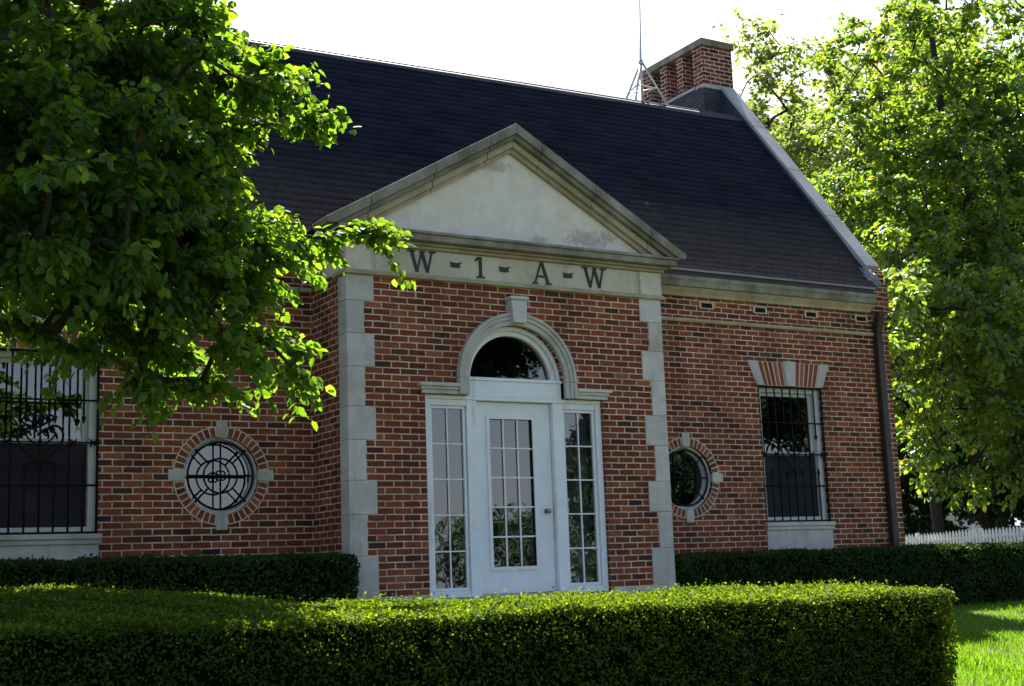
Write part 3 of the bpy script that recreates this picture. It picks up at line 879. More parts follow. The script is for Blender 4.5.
# ---- grilled windows
def iron_grille(cx, parent):
    m = MB()
    z0, z1, zm = WZ0 + 0.015, WZ1 - 0.02, 1.60
    y = D + 0.012
    hw = (WX1 - WX0) / 2 - 0.012
    r = 0.0105
    dx = 2 * hw / 8
    for i in range(9):
        x = cx - hw + dx * i
        if i % 2 == 0:
            m.tube([(x, y, z0), (x, y, z1)], r * (1.25 if i in (0, 8) else 1), 6)
        else:
            for a, b, d in ((z0, 1.34, 1), (z1, 1.86, -1)):
                m.tube([(x, y, a), (x, y, b)], r, 6)
                m.tube([(x, y, b - .004 * d), (x, y, b + .012 * d), (x, y, b + .03 * d), (x, y, b + .085 * d)], r, 6, taper=[.008, .024, .019, .001])
    for z in (z0, z1, 1.185, 2.015): m.tube([(cx - hw, y + .001, z), (cx + hw, y + .001, z)], r * .95, 6)
    m.tube([(cx - hw, y + .001, zm), (cx - 0.25, y + .001, zm)], r * .9, 6); m.tube([(cx + 0.25, y + .001, zm), (cx + hw, y + .001, zm)], r * .9, 6)
    m.tube([(cx - 0.25, y + .001, zm), (cx + 0.25, y + .001, zm)], r * .7, 6)
    # scrolled heart
    def spiral(cx_, cz_, r0, a0, turns, sgn, n=26):
        return [(cx_ + r0 * (1 - .82 * i / n) * math.cos(a0 + sgn * turns * 2 * math.pi * i / n), y - .004, cz_ + r0 * (1 - .82 * i / n) * math.sin(a0 + sgn * turns * 2 * math.pi * i / n)) for i in range(n + 1)]
    def bez(p0, p1, p2, p3, n=14):
        o = []
        for i in range(n + 1):
            t = i / n
            o.append(tuple((1 - t) ** 3 * a + 3 * (1 - t) ** 2 * t * b + 3 * (1 - t) * t * t * c + t ** 3 * d for a, b, c, d in zip(p0, p1, p2, p3)))
        return o
    for s in (-1, 1):
        yy = y - .004
        P = lambda dx_, dz: (cx + s * dx_, yy, zm + dz)
        m.tube(bez(P(0.01, -.24), P(.05, -.13), P(.21, -.08), P(.215, .06)) + bez(P(.215, .06), P(.215, .17), P(.09, .19), P(.07, .12))[1:] , .0125, 6)
        m.tube(spiral(cx + s * .105, zm + .115, .038, math.pi if s > 0 else 0, 1.1, -s), .0105, 5)
        m.tube(bez(P(0.01, -.05), P(.05, -.0), P(.13, .02), P(.135, .085)) + bez(P(.135, .085), P(.13, .15), P(.04, .15), P(.03, .09))[1:], .0105, 5)
        m.tube(bez(P(0.02, .17), P(.06, .19), P(.12, .2), P(.12, .245)) + bez(P(.12, .245), P(.1, .28), P(.05, .26), P(.06, .225))[1:], .0105, 5)
        m.tube(bez(P(0.02, -.21), P(.06, -.19), P(.13, -.2), P(.13, -.245)) + bez(P(.13, -.245), P(.11, -.28), P(.06, -.27), P(.07, -.235))[1:], .0105, 5)
        # rosette crosses at the mid rail
        for dxr in (.31, .5):
            cxx = cx + s * dxr
            for a in (0.6, 2.2, 3.9, 5.4):
                m.tube([(cxx, yy, zm), (cxx + .03 * math.cos(a), yy, zm + .03 * math.sin(a)), (cxx + .055 * math.cos(a + .35), yy, zm + .055 * math.sin(a + .35))], .008, 5, taper=[.012, .010, .003])
        # hinge lugs into the frame
        for z in (0.86, 2.3):
            m.tube([(cx + s * hw, y, z), (cx + s * (hw + .03), y, z)], .016, 6)
    m.tube([(cx, y - .004, zm + .15), (cx, y - .004, zm + .20), (cx, y - .004, zm + .25), (cx, y - .004, zm + .31)], .01, 6, taper=[.012, .032, .022, .002])
    m.tube([(cx, y - .004, zm - .30), (cx, y - .004, zm - .24), (cx, y - .004, zm - .2)], .01, 6, taper=[.004, .028, .006])
    m.tube([(cx, y - .005, zm - .02), (cx, y - .005, zm), (cx, y - .005, zm + .03)], .01, 6, taper=[.006, .03, .006])
    return m.done('iron_grille', 'iron', parent, smooth=True)

for s in (-1, 1):
    x0, x1 = sorted((s * WX0, s * WX1)); cx = (x0 + x1) / 2
    m = MB(); f = 0.085
    ya, yb = D + 0.065, D + 0.26
    m.box(x0 + .002, x0 + f, ya, yb, WZ0 + .002, WZ1 - .002); m.box(x1 - f, x1 - .002, ya, yb, WZ0 + .002, WZ1 - .002)
    m.box(x0 + f, x1 - f, ya + .001, yb, WZ0 + .002, WZ0 + 0.07); m.box(x0 + f, x1 - f, ya + .001, yb, WZ1 - .075, WZ1 - .002)
    # upper and lower sash
    for a, b, y in ((1.60, WZ1 - .075, D + .135), (WZ0 + .07, 1.645, D + .175)):
        m.box(x0 + f, x0 + f + .05, y, y + .036, a, b); m.box(x1 - f - .05, x1 - f, y, y + .036, a, b)
        m.box(x0 + f + .05, x1 - f - .05, y + .001, y + .035, a, a + .045); m.box(x0 + f + .05, x1 - f - .05, y + .001, y + .035, b - .045, b)
    win = m.done('window', 'aged_white', B, 0.003)
    m = MB(); m.pane(x0 + f + .03, x1 - f - .03, 1.63, WZ1 - .1, D + .150); m.done('pane', 'glass', win)
    m = MB(); m.pane(x0 + f + .03, x1 - f - .03, WZ0 + .1, 1.62, D + .19); m.done('pane', 'glass', win)
    m = MB(); m.box(x0 + f + .003, x1 - f - .003, D + .128, D + .130, WZ0 + .072, 1.598)
    m.done('insect_screen', 'screen', win)
    iron_grille(cx, win)
    # sill and apron
    m = MB()
    m.box(x0 - .035, x1 + .035, D - .055, D + .14, WZ0 - .052, WZ0 - .002)
    m.box(x0 - .02, x1 + .02, D - .035, D + .10, WZ0 - .10, WZ0 - .0525)
    m.done('window_sill', 'limestone', win, 0.008)
    m = MB(); m.box(x0 - .012, x1 + .012, D - .012, D + .08, -0.7, WZ0 - .1005)
    m.done('apron_panel', 'limestone', win, 0.006)
    # flat arch with stone ends and key, soldier bricks between
    zb, zt = WZ1 + .002, WZ1 + .325
    cxm = cx
    m = MB(); Yf = D - .012
    hb, ht = 0.575, 0.715
    for pts, nm, yf_ in (([(cxm - hb, zb), (cxm - hb + .12, zb), (cxm - ht + .17, zt), (cxm - ht, zt)], 'skewback', Yf),
                    ([(cxm + hb - .12, zb), (cxm + hb, zb), (cxm + ht, zt), (cxm + ht - .17, zt)], 'skewback', Yf),
                    ([(cxm - .082, zb), (cxm + .082, zb), (cxm + .112, zt + .012), (cxm - .112, zt + .012)], 'keystone', Yf - .01)):
        m = MB(); m.prism_xz(pts, yf_, D + .1); m.done(nm, 'limestone', win, 0.006)
    m = MB(); m.prism_xz([(cxm - hb + .1, zb), (cxm + hb - .1, zb), (cxm + ht - .15, zt - .003), (cxm - ht + .15, zt - .003)], D - .0015, D + .09)
    m.done('arch_mortar', 'mortar', win)
    for k in (-1, 1):
        m = MB()
        nb = 5
        for i in range(nb):
            ta, tb = (i + .13) / nb, (i + .87) / nb
            lo = lambda t: cxm + k * (.088 + (hb - .12 - .094) * t)
            hi = lambda t: cxm + k * (.118 + (ht - .17 - .124) * t)
            m.prism_xz([(lo(ta), zb + .004), (lo(tb), zb + .004), (hi(tb), zt - .008), (hi(ta), zt - .008)], D - .0045, D + .05)
        m.done('soldier_bricks', 'loose_brick', win, 0.0015)

# ---- round windows
for s in (-1, 1):
    cx = s * OX
    m = MB()
    m.sector(cx, OZ, 0.376, OR - .001, 0, 2 * math.pi, D + .05, D + .28, 56)
    m.sector(cx, OZ, 0.348, 0.3755, 0, 2 * math.pi, D + .13, D + .19, 56)
    ow = m.done('round_window', 'aged_white', B, 0.003)
    m = MB(); m.disc(cx, OZ, 0.36, D + .16); m.done('pane', 'glass', ow)
    m = MB(); m.sector(cx, OZ, OR + .001, 0.508, 0, 2 * math.pi, D - .003, D + .08, 64); m.done('brick_ring_mortar', 'mortar', ow)
    nb = 44
    for qd in range(4):
        m = MB()
        for i in range(nb):
            a = 2 * math.pi * (i + .5) / nb
            if int(a / (math.pi / 2)) != qd or abs((a + math.pi / 4) % (math.pi / 2) - math.pi / 4) < 0.11: continue
            m.sector(cx, OZ, OR + .004, 0.496, a - .054, a + .054, D - .0065, D + .05, 2)
        m.done('brick_arc', 'loose_brick', ow, 0.0015)
    for dx, dz in ((0, 1), (0, -1), (1, 0), (-1, 0)):
        m = MB(); a, b, w = 0.385, 0.555, 0.056
        if dz: m.prism_xz([(cx - w * .85, OZ + dz * a), (cx + w * .85, OZ + dz * a), (cx + w * 1.1, OZ + dz * b), (cx - w * 1.1, OZ + dz * b)], D - .018, D + .1)
        else: m.prism_xz([(cx + dx * a, OZ - w * .85), (cx + dx * a, OZ + w * .85), (cx + dx * b, OZ + w * 1.1), (cx + dx * b, OZ - w * 1.1)], D - .018, D + .1)
        m.done('key_block', 'limestone', ow, 0.005)
    m = MB(); y = D + .04
    ring = lambda rr, yy=y, ox=0, oz=0, n=40: [(cx + ox + rr * math.cos(2 * math.pi * i / n), yy, OZ + oz + rr * math.sin(2 * math.pi * i / n)) for i in range(n)]
    m.tube(ring(.345), 0.012, 6, True); m.tube(ring(.178), 0.0098, 6, True)
    m.tube([(cx - .34, y, OZ), (cx + .34, y, OZ)], 0.0098, 6); m.tube([(cx, y, OZ - .34), (cx, y, OZ + .34)], 0.0098, 6)
    for a in (math.pi / 4, 3 * math.pi / 4, 5 * math.pi / 4, 7 * math.pi / 4):
        m.tube([(cx + .178 * math.cos(a), y, OZ + .178 * math.sin(a)), (cx + .34 * math.cos(a), y, OZ + .34 * math.sin(a))], 0.0098, 6)
        m.tube(ring(.026, y - .003, .03 * math.cos(a), .03 * math.sin(a), 16), 0.009, 5, True)
        m.tube([(cx + .335 * math.cos(a), y, OZ + .335 * math.sin(a)), (cx + .375 * math.cos(a), y - .01, OZ + .375 * math.sin(a))], .014, 6)
    m.done('iron_grille', 'iron', ow, smooth=True)

# ---- main cornice, string course, vents
EX = 6.43
for s in (-1, 1):
    xa, xb = sorted((s * 2.04, s * 6.34))
    m = MB()
    m.prism_yz([(D + .1, 3.60), (D - .04, 3.60), (D - .055, 3.63), (D - .10, 3.675), (D - .12, 3.70), (D + .1, 3.70)], xa, xb)
    co = m.done('cornice', 'ochre_stone', B)
    m = MB()
    m.prism_yz([(D + .1, 3.701), (D - .155, 3.701), (D - .165, 3.76), (D - .185, 3.79), (D - .185, 3.83), (D + .1, 3.83)], xa, xb)
    m.done('cornice_crown', 'weathered_stone', co, 0.004)
    m = MB(); m.prism_yz([(D + .05, 3.268), (D - .03, 3.268), (D - .042, 3.285), (D - .042, 3.312), (D + .05, 3.325)], *sorted((s * 2.0, s * (E - .03))))
    m.done('string_course', 'ochre_stone', B)
    for x in (3.463, 4.36, 5.259, 6.186):
        xs = s * x
        m = MB()
        for (p, q_, u, v) in ((xs - .115, xs - .09, 3.462, 3.55), (xs + .09, xs + .115, 3.462, 3.55), (xs - .0895, xs + .0895, 3.462, 3.474), (xs - .0895, xs + .0895, 3.538, 3.55)):
            m.box(p, q_, D - .006, D + .02, u, v)
        v = m.done('vent', 'mortar', B)
        m = MB(); m.box(xs - .09, xs + .09, D - .002, D + .018, 3.473, 3.539); m.done('vent_screen', 'iron', v)

# ---- main roof: shingle courses as real steps
prof = [(0.785, 3.92), (0.87, 3.985), (0.95, 4.06), (1.12, 4.245), (1.32, 4.52), (1.55, 4.83), (1.80, 5.145), (3.455, 7.235)]
def roof_pt(t, tab=[]):
    if not tab:
        acc = 0; tab.append((0, prof[0]))
        for a, b in zip(prof[:-1], prof[1:]):
            acc += math.hypot(b[0] - a[0], b[1] - a[1]); tab.append((acc, b))
    L = tab[-1][0]; d = t * L
    for (d0, a), (d1, b) in zip(tab[:-1], tab[1:]):
        if d <= d1 + 1e-9:
            u = (d - d0) / (d1 - d0); return (a[0] + u * (b[0] - a[0]), a[1] + u * (b[1] - a[1]))
    return prof[-1]
roof_pt(0); RL = 4.55
NC = 33
V, F, UV = [], [], []
xs = np.linspace(-EX, EX + 0.02, 130)
sag = lambda x, t: -0.016 * (EX - x) * t
for k in range(NC):
    a, b = roof_pt(k / NC), roof_pt(min(1, (k + 1.12) / NC))
    tx, tz = b[0] - a[0], b[1] - a[1]; ln = math.hypot(tx, tz); nx_, nz_ = -tz / ln, tx / ln
    h = 0.019
    base = len(V)
    for x in np.linspace(-EX, EX + 0.02, 130) if a[0] > .93 else np.linspace(-6.33, 6.33, 130):
        wob = 0.003 * math.sin(x * 3.1 + k) + random.uniform(-.0022, .0022)
        V.append((x, a[0] + nx_ * 0.001, a[1] + nz_ * 0.001 + sag(x, k / NC)))
        V.append((x, a[0] + nx_ * (h + wob), a[1] + nz_ * (h + wob) + sag(x, k / NC)))
        V.append((x, b[0] + nx_ * 0.002, b[1] + nz_ * 0.002 + sag(x, (k + 1) / NC)))
    for i in range(len(xs) - 1):
        p = base + 3 * i; q_ = p + 3
        F += [(p, q_, q_ + 1, p + 1), (p + 1, q_ + 1, q_ + 2, p + 2)]
        u0, u1 = xs[i], xs[i + 1]
        UV += [(u0, k + .1), (u1, k + .1), (u1, k + .2), (u0, k + .2), (u0, k + .2), (u1, k + .2), (u1, k + .9), (u0, k + .9)]
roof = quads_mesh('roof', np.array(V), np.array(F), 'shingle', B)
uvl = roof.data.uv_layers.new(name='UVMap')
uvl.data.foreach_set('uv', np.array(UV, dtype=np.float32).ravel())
# ridge cap, flat deck and rear slope
m = MB()
sg = -0.016 * 2 * EX
for x0, x1, z0, z1 in [(-EX, EX, sg, 0.0)]:
    P = lambda y, z: [m.bm.verts.new((x0, y, z + z0)), m.bm.verts.new((x1, y, z + z1))]
    rows = [P(3.38, 7.155), P(3.42, 7.235), P(3.47, 7.268), P(3.62, 7.272), P(6.0, 7.30), P(8.55, 4.0)]
    for r0, r1 in zip(rows[:-1], rows[1:]): m.bm.faces.new([r0[0], r0[1], r1[1], r1[0]])
m.done('roof_deck', 'dark_metal', roof)
m = MB(); m.tube([(-EX, 3.52, 7.29 + sg), (EX - .02, 3.52, 7.29)], .022, 8)
m.done('ridge_cable', 'brown_metal', roof)
# drip edge, and a dark board standing in for the shade under it
m = MB()
m.prism_yz([(0.765, 3.897), (0.765, 3.925), (0.81, 3.935), (0.81, 3.897)], -6.33, 6.33)
m.done('drip_edge', 'drip', roof)
m = MB(); m.prism_yz([(0.80, 3.832), (0.80, 3.896), (D + .05, 3.896), (D + .05, 3.832)], -6.33, 6.33)
m.done('eave_shade_board', 'brown_metal', roof)

# ---- end walls, parapets, copings, kneelers
def rz(y):   # roof surface height on the slope
    return np.interp(y, [p[0] for p in prof], [p[1] for p in prof]) + max(0, y - prof[-1][0]) * 1.26
for s in (-1, 1):
    x0, x1 = sorted((s * 6.45, s * E))
    m = MB()
    ys = [0.952, 1.2, 1.5, 1.8, 3.9]
    pts = [(D + .302, -0.7), (D + .302, 3.62), (0.952, 3.622), (0.952, 4.215)]
    pts += [(1.2, 4.415), (3.9, 7.83)]
    pts += [(3.9, 7.83), (5.58, 7.83), (8.5, 4.3), (8.5, -0.7)]
    pts = [p for i, p in enumerate(pts) if i == 0 or p != pts[i - 1]]
    m.prism_yz(pts, x0 + .0, x1 - .001)
    ew = m.done('end_wall', 'brick', B)
    # coping slab following the parapet
    m = MB()
    ca, cb = (1.02, 4.31), (3.9, 7.955)
    t = Vector((cb[0] - ca[0], cb[1] - ca[1])).normalized(); nrm_ = Vector((-t.y, t.x))
    L = (Vector(cb) - Vector(ca)).length
    k = 0; seg = L / 4
    for i in range(4):
        p = Vector(ca) + t * (seg * i + (.003 if i else 0)); q_ = Vector(ca) + t * (seg * (i + 1) - .003)
        m.prism_yz([tuple(p), tuple(q_), tuple(q_ - nrm_ * .09), tuple(p - nrm_ * .09)], x0 - .012, x1 + .02)
    m.done('coping', 'grey_stone', ew, 0.008)
    # stepped lead flashing between coping and shingles
    m = MB()
    for i in range(16):
        y = 1.02 + 2.88 * i / 16; y2 = 1.02 + 2.88 * (i + 1) / 16 + .02
        xi = s * 6.45 - s * .012; xo = xi - s * (.010 + .002 * (i % 2))
        m.prism_yz([(y, rz(y) - .02), (y2, rz(y2) - .02), (y2, rz(y2) + .085), (y, rz(y) + .085)], *sorted((xi, xo)))
    m.prism_yz([(3.36, 7.10), (3.91, 7.10), (3.91, 7.86), (3.36, 7.19)], *sorted((s * 6.4365, s * 6.449)))
    m.done('step_flashing', 'dark_metal', ew)
    # crumpled flashing at the foot
    bm = bmesh.new(); bmesh.ops.create_icosphere(bm, subdivisions=4, radius=1.0)
    for v in bm.verts:
        c = v.co
        k = 1 + .22 * math.sin(9 * c.x + 3 * c.z) * math.sin(8 * c.z + 2 * c.y) + .1 * math.sin(21 * c.y + 12 * c.x)
        v.co = Vector((s * 6.45 + c.x * .075 * k, 0.98 + c.y * .16 * k, 4.13 + (c.z * .10 + c.y * .12) * k))
    me = bpy.data.meshes.new('foot_flashing'); bm.to_mesh(me); bm.free(); box_uv(me)
    link('foot_flashing', me, 'silver_flashing', ew, smooth=True)
    m = MB(); m.box(*sorted((s * 6.345, s * 6.695)), 0.90, 0.951, 3.622, 4.02)
    m.done('kneeler', 'brick', ew)
    # downspout
    m = MB()
    px = s * 6.42
    m.box(px - .055, px + .055, D - .105, D - .015, -0.6, 3.30)
    m.prism_yz([(D - .105, 3.30), (D - .015, 3.30), (D - .015, 3.42), (D - .10, 3.60), (D - .19, 3.60)], px - .055, px + .055)
    ds = m.done('downspout', 'brown_metal', B, 0.012)
    m = MB()
    for z in (0.9, 2.55):
        m = MB(); m.box(px - .075, px + .075, D - .112, D - .004, z, z + .03); m.done('pipe_strap', 'brown_metal', ds)
m = MB(); m.box(-6.44, 6.44, 8.2, 8.5, -0.7, 4.1); m.done('back_wall', 'brick', B)

# ---- chimney: plinth, four piers, cap
CX0, CX1, CY0, CY1 = 6.082, 6.70, 3.905, 5.60
m = MB(); m.box(CX0 + .012, CX1 - .01, CY0 + .012, CY1 - .012, 7.1, 7.90)
# crinkled flashing skin
bmesh.ops.subdivide_edges(m.bm, edges=m.bm.edges, cuts=14, use_grid_fill=True)
for v in m.bm.verts:
    k = .012 * math.sin(v.co.y * 31 + v.co.z * 17) + .012 * math.sin(v.co.z * 41 - v.co.y * 13 + v.co.x * 29)
    v.co.x -= abs(k) * (1 if v.co.x < 6.3 else -0.2); v.co.y -= k * .6 if v.co.y < 4.2 else 0
ch = m.done('chimney', 'dark_metal', B)
m = MB(); m.box(CX0 - .02, CX1 + .01, CY0 + .21, CY1 + .02, 7.901, 7.955); m.box(CX0 - .004, CX1 + .002, CY0 - .004, CY0 + .208, 7.88, 7.952)
m.done('chimney_ledge', 'grey_stone', ch, 0.006)
for a, b in ((3.90, 4.165), (4.42, 4.60), (4.85, 5.04), (5.32, 5.58)):
    m = MB(); m.box(CX0, CX1, a, b, 7.956, 8.60); m.done('chimney_pier', 'brick_dark', ch)
m = MB(); m.box(CX0 - .035, CX1 + .035, CY0 - .045, CY1 + .045, 8.601, 8.715)
m.done('chimney_cap', 'weathered_stone', ch, 0.01)
m = MB()
for y in (4.05, 4.48, 4.93, 5.41): m.sector(0, 0, .07, .095, 0, 2 * math.pi, 0, .12, 16)
for v in m.bm.verts: pass
m.bm.clear()
m.box(CX0 + .1, CX1 - .1, CY0 + .2, CY1 - .2, 8.716, 8.74)
m.done('chimney_flaunching', 'mortar', ch, 0.008)

# ---- antenna on the roof deck
A = empty('roof_antenna', (4.80, 3.78, 7.27))
tag(A, 'thin metal antenna mast on tripod standing on roof ridge beside chimney', 'antenna')
def local(m, name, mat, parent, loc, smooth=True):
    o = m.done(name, mat, parent, smooth=smooth)
    o.data.transform(Matrix.Translation((-loc[0], -loc[1], -loc[2])))
    return o
AL = (4.80, 3.78, 7.27)
m = MB(); m.tube([(4.72, 3.76, 7.30), (4.725, 3.76, 8.1), (4.76, 3.77, 8.6), (4.80, 3.78, 9.4), (4.84, 3.79, 10.4)], .012, 8, taper=[.022, .020, .011, .009, .006])
local(m, 'mast', 'galv', A, AL)
m = MB()
top = (4.73, 3.76, 8.02)
for foot in ((4.50, 3.66, 7.26), (5.23, 3.70, 7.26), (4.66, 4.35, 7.27)):
    m.tube([(top[0] + (foot[0] - top[0]) * .06, top[1], top[2]), foot], .018, 6)
m.tube([(4.60, 3.71, 7.62), (4.98, 3.73, 7.62)], .012, 6); m.tube([(4.60, 3.71, 7.62), (4.69, 4.08, 7.62)], .012, 6); m.tube([(4.98, 3.73, 7.62), (4.69, 4.08, 7.62)], .012, 6)
m.tube([(4.725, 3.76, 7.98), (4.725, 3.76, 8.06)], .04, 8)
local(m, 'tripod', 'galv', A, AL)

# ------------------------------------------------------------------ hedges
def hedge(name, x0, x1, yf, yb, ztop, label, group, leafmat, n_per_m2, leaf, seed, back=True, rough=0.02, round_r=0.10, front_fill=1.0, shell=.042):
    """clipped hedge; yf / yb / ztop may be functions of x (and y)"""
    r = np.random.default_rng(seed)
    fy = yf if callable(yf) else (lambda x: np.full_like(x, yf))
    by = yb if callable(yb) else (lambda x: np.full_like(x, yb))
    fz = ztop if callable(ztop) else (lambda x, y: np.full_like(x, ztop))
    def lump(x, y, z): return rough * (np.sin(x * 5.1 + z * 3) * np.sin(z * 6.3 + y * 4) + .7 * np.sin(x * 13 + y * 9 + z * 11) + .5 * np.sin(x * 2.1 + y * 1.7))
    L = x1 - x0
    P, N = [], []
    def add(x, u, face):
        yF, yB = fy(x), by(x)
        if face in ('front', 'back'):
            y = yF if face == 'front' else yB
            zt = fz(x, y); zg = ground_z(x, y) + 0.02
            z = zg + (zt - zg) * u
            d = np.maximum(0, round_r - (zt - z)); ins = d * d / (2 * round_r)
            dx = np.minimum(x - x0, x1 - x); dd = np.maximum(0, round_r - dx); ins = ins + dd * dd / round_r
            ins = ins + 0.05 * (1 - u) ** 2
            sg_ = 1 if face == 'front' else -1
            off = lump(x, y, z)
            P.append(np.stack([x, y + sg_ * (ins + off), z], 1)); N.append(np.tile([0, -sg_, 0.15], (len(x), 1)))
        elif face == 'top':
            y = yF + (yB - yF) * u
            d = np.maximum(0, round_r - np.minimum(y - yF, yB - y)); dx = np.maximum(0, round_r - np.minimum(x - x0, x1 - x))
            z = fz(x, y) - d * d / (2 * round_r) - dx * dx / (2 * round_r) + lump(x, y, 0 * x) * .6
            P.append(np.stack([x, y, z], 1)); N.append(np.tile([0, 0, 1.0], (len(x), 1)))
        else:
            xx = np.full_like(x, x1 if face == 'right' else x0)
            y = fy(xx) + (by(xx) - fy(xx)) * x
            zt = fz(xx, y); zg = ground_z(xx, y) + .02
            z = zg + (zt - zg) * u
            ins = np.maximum(0, round_r - (zt - z)) ** 2 / (2 * round_r)
            dy = np.maximum(0, round_r - np.minimum(y - fy(xx), by(xx) - y)); ins = ins + dy * dy / round_r
            sg_ = 1 if face == 'right' else -1
            P.append(np.stack([xx - sg_ * (ins + lump(xx, y, z) + .05 * (1 - u) ** 2), y, z], 1)); N.append(np.tile([sg_, 0, .15], (len(x), 1)))
    xm = np.linspace(x0, x1, 40)
    H = float(np.mean(fz(xm, fy(xm)) - ground_z(xm, fy(xm)))); W = float(np.mean(by(xm) - fy(xm)))
    n1 = int(L * H * n_per_m2); n2 = int(L * W * n_per_m2); n3 = int(W * H * n_per_m2)
    nf = int(n1 * front_fill); add(r.uniform(x0, x1, nf), r.uniform(0, 1, nf), 'front')
    add(r.uniform(x0, x1, n2), r.uniform(0, 1, n2), 'top')
    add(r.uniform(0, 1, n3), r.uniform(0, 1, n3), 'right'); add(r.uniform(0, 1, n3), r.uniform(0, 1, n3), 'left')
    if back: add(r.uniform(x0, x1, n1 // 2), r.uniform(0, 1, n1 // 2), 'back')
    P, N = np.concatenate(P), np.concatenate(N)
    depth = np.abs(r.normal(0, np.where(N[:, 2] > .5, 0.016, shell), len(P)))
    P = P - N * depth[:, None]
    # a few shoots stand proud of the clipping
    sh = r.random(len(P)) < 0.018
    P[sh] += N[sh] * r.uniform(0.01, 0.05, (sh.sum(), 1))
    # thin places in the sides where the dark core shows
    gap = np.sin(P[:, 0] * 9.3 + 2 * np.sin(P[:, 2] * 9)) * np.sin(P[:, 2] * 13.7 - P[:, 0] * 3.9) + .6 * np.sin(P[:, 0] * 25 + P[:, 2] * 31)
    keep = (N[:, 2] > .5) | (r.random(len(P)) > np.clip((gap - .3) * .8, 0, .7))
    P, N = P[keep], N[keep]
    up = (N[:, 2:3] > .5)
    ax = norm(N * np.where(up, r.uniform(-.1, .5, (len(P), 1)), r.uniform(.25, 1.1, (len(P), 1))) + r.normal(0, .65, (len(P), 3)))
    nr = norm(N + r.normal(0, 1, (len(P), 3)) * np.where(up, .36, .55))
    root = empty(name, (0, 0, 0))
    sz = leaf * r.uniform(.6, 1.35, len(P))
    leaves_mesh('foliage', P, ax, nr, sz, leafmat, root, LEAF_KITE)
    # solid core, coloured near black for the shade deep in the hedge
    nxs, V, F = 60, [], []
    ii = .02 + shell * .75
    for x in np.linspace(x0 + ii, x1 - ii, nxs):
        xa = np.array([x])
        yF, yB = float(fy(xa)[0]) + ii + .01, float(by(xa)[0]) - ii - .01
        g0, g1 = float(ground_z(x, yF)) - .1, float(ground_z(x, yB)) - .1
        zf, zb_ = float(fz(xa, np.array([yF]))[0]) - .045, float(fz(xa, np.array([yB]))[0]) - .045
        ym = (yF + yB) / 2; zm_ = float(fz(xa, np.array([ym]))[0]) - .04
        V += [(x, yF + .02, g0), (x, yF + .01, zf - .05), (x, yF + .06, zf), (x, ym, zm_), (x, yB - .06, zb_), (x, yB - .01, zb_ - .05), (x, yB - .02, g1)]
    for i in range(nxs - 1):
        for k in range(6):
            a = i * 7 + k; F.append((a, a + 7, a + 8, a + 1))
    o = quads_mesh('shade_core', np.array(V), np.array(F), 'hedge_shade_core', root)
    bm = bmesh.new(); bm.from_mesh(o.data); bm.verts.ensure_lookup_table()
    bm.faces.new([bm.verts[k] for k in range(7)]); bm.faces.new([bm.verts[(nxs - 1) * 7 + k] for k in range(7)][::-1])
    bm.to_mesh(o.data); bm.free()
    tag(root, label, 'hedge', group)
    return root

def smooth(t): t = np.clip(t, 0, 1); return t * t * (3 - 2 * t)
def fh_top(x, y):
    left = smooth((-3.9 - x) / 2.0)
    return 0.0 + 0.045 * (y + 6.2) / 1.3 - 0.02 * smooth((x + 2.5) / 2.2) + left * (0.02 + 0.115 * smooth((y + 6.3) / 1.6))
def fh_back(x): return -4.9 + 0.9 * smooth((-4.1 - x) / 1.8)
G = 'clipped hedges around the brick building'
hedge('clipped_hedge', -8.6, -0.385, -6.2, fh_back, fh_top, 'long clipped hedge across the foreground with sunlit yellow-green top', G, 'hedge_leaf', 14500, 0.020, 1, front_fill=.7, shell=.075, round_r=.06)
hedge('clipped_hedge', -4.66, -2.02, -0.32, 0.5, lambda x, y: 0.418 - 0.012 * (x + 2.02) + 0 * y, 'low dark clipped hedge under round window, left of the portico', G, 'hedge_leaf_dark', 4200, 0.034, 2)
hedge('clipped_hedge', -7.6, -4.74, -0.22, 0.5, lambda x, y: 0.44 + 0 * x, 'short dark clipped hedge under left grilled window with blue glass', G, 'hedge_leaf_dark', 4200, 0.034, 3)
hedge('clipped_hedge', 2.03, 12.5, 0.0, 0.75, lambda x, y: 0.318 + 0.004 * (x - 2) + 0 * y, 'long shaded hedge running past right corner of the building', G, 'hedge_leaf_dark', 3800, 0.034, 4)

# ------------------------------------------------------------------ grass blades where the lawn shows
def grass():
    r = np.random.default_rng(5)
    n = 120000
    x = r.uniform(-0.6, 11.5, n); y = r.uniform(-7.2, -0.05, n)
    keep = (x > -0.4) & (x < 4.2 + (y + 7.2) * 1.05)
    x, y = x[keep], y[keep]; n = len(x)
    P = np.stack([x, y, ground_z(x, y) - .005], 1)
    ax = norm(np.stack([r.normal(0, .38, n), r.normal(0, .38, n), np.ones(n)], 1))
    nr = norm(np.stack([r.normal(0, 1, n), r.normal(0, 1, n), r.normal(0, .2, n)], 1))
    sz = r.uniform(.035, .085, n) * (1 + .4 * np.sin(x * 2.3) * np.sin(y * 1.9))
    T = (np.array([(0, -.07, 0), (0, .07, 0), (.6, .05, .05), (1, 0, .16), (.6, -.05, .05)]), np.array([(0, 1, 2, 4), (4, 2, 3, 3)]))
    T = (np.array([(0, -.07, 0), (0, .07, 0), (.62, .045, .06), (1, 0, .18), (.62, -.045, .06)]), np.array([(0, 1, 2), (0, 2, 4), (4, 2, 3)]))
    o = leaves_mesh('grass', P, ax, nr, sz, 'grass', None, T)
    tag(o, 'sunlit mown grass beside the end of the front hedge', 'grass', kind='stuff')
grass()

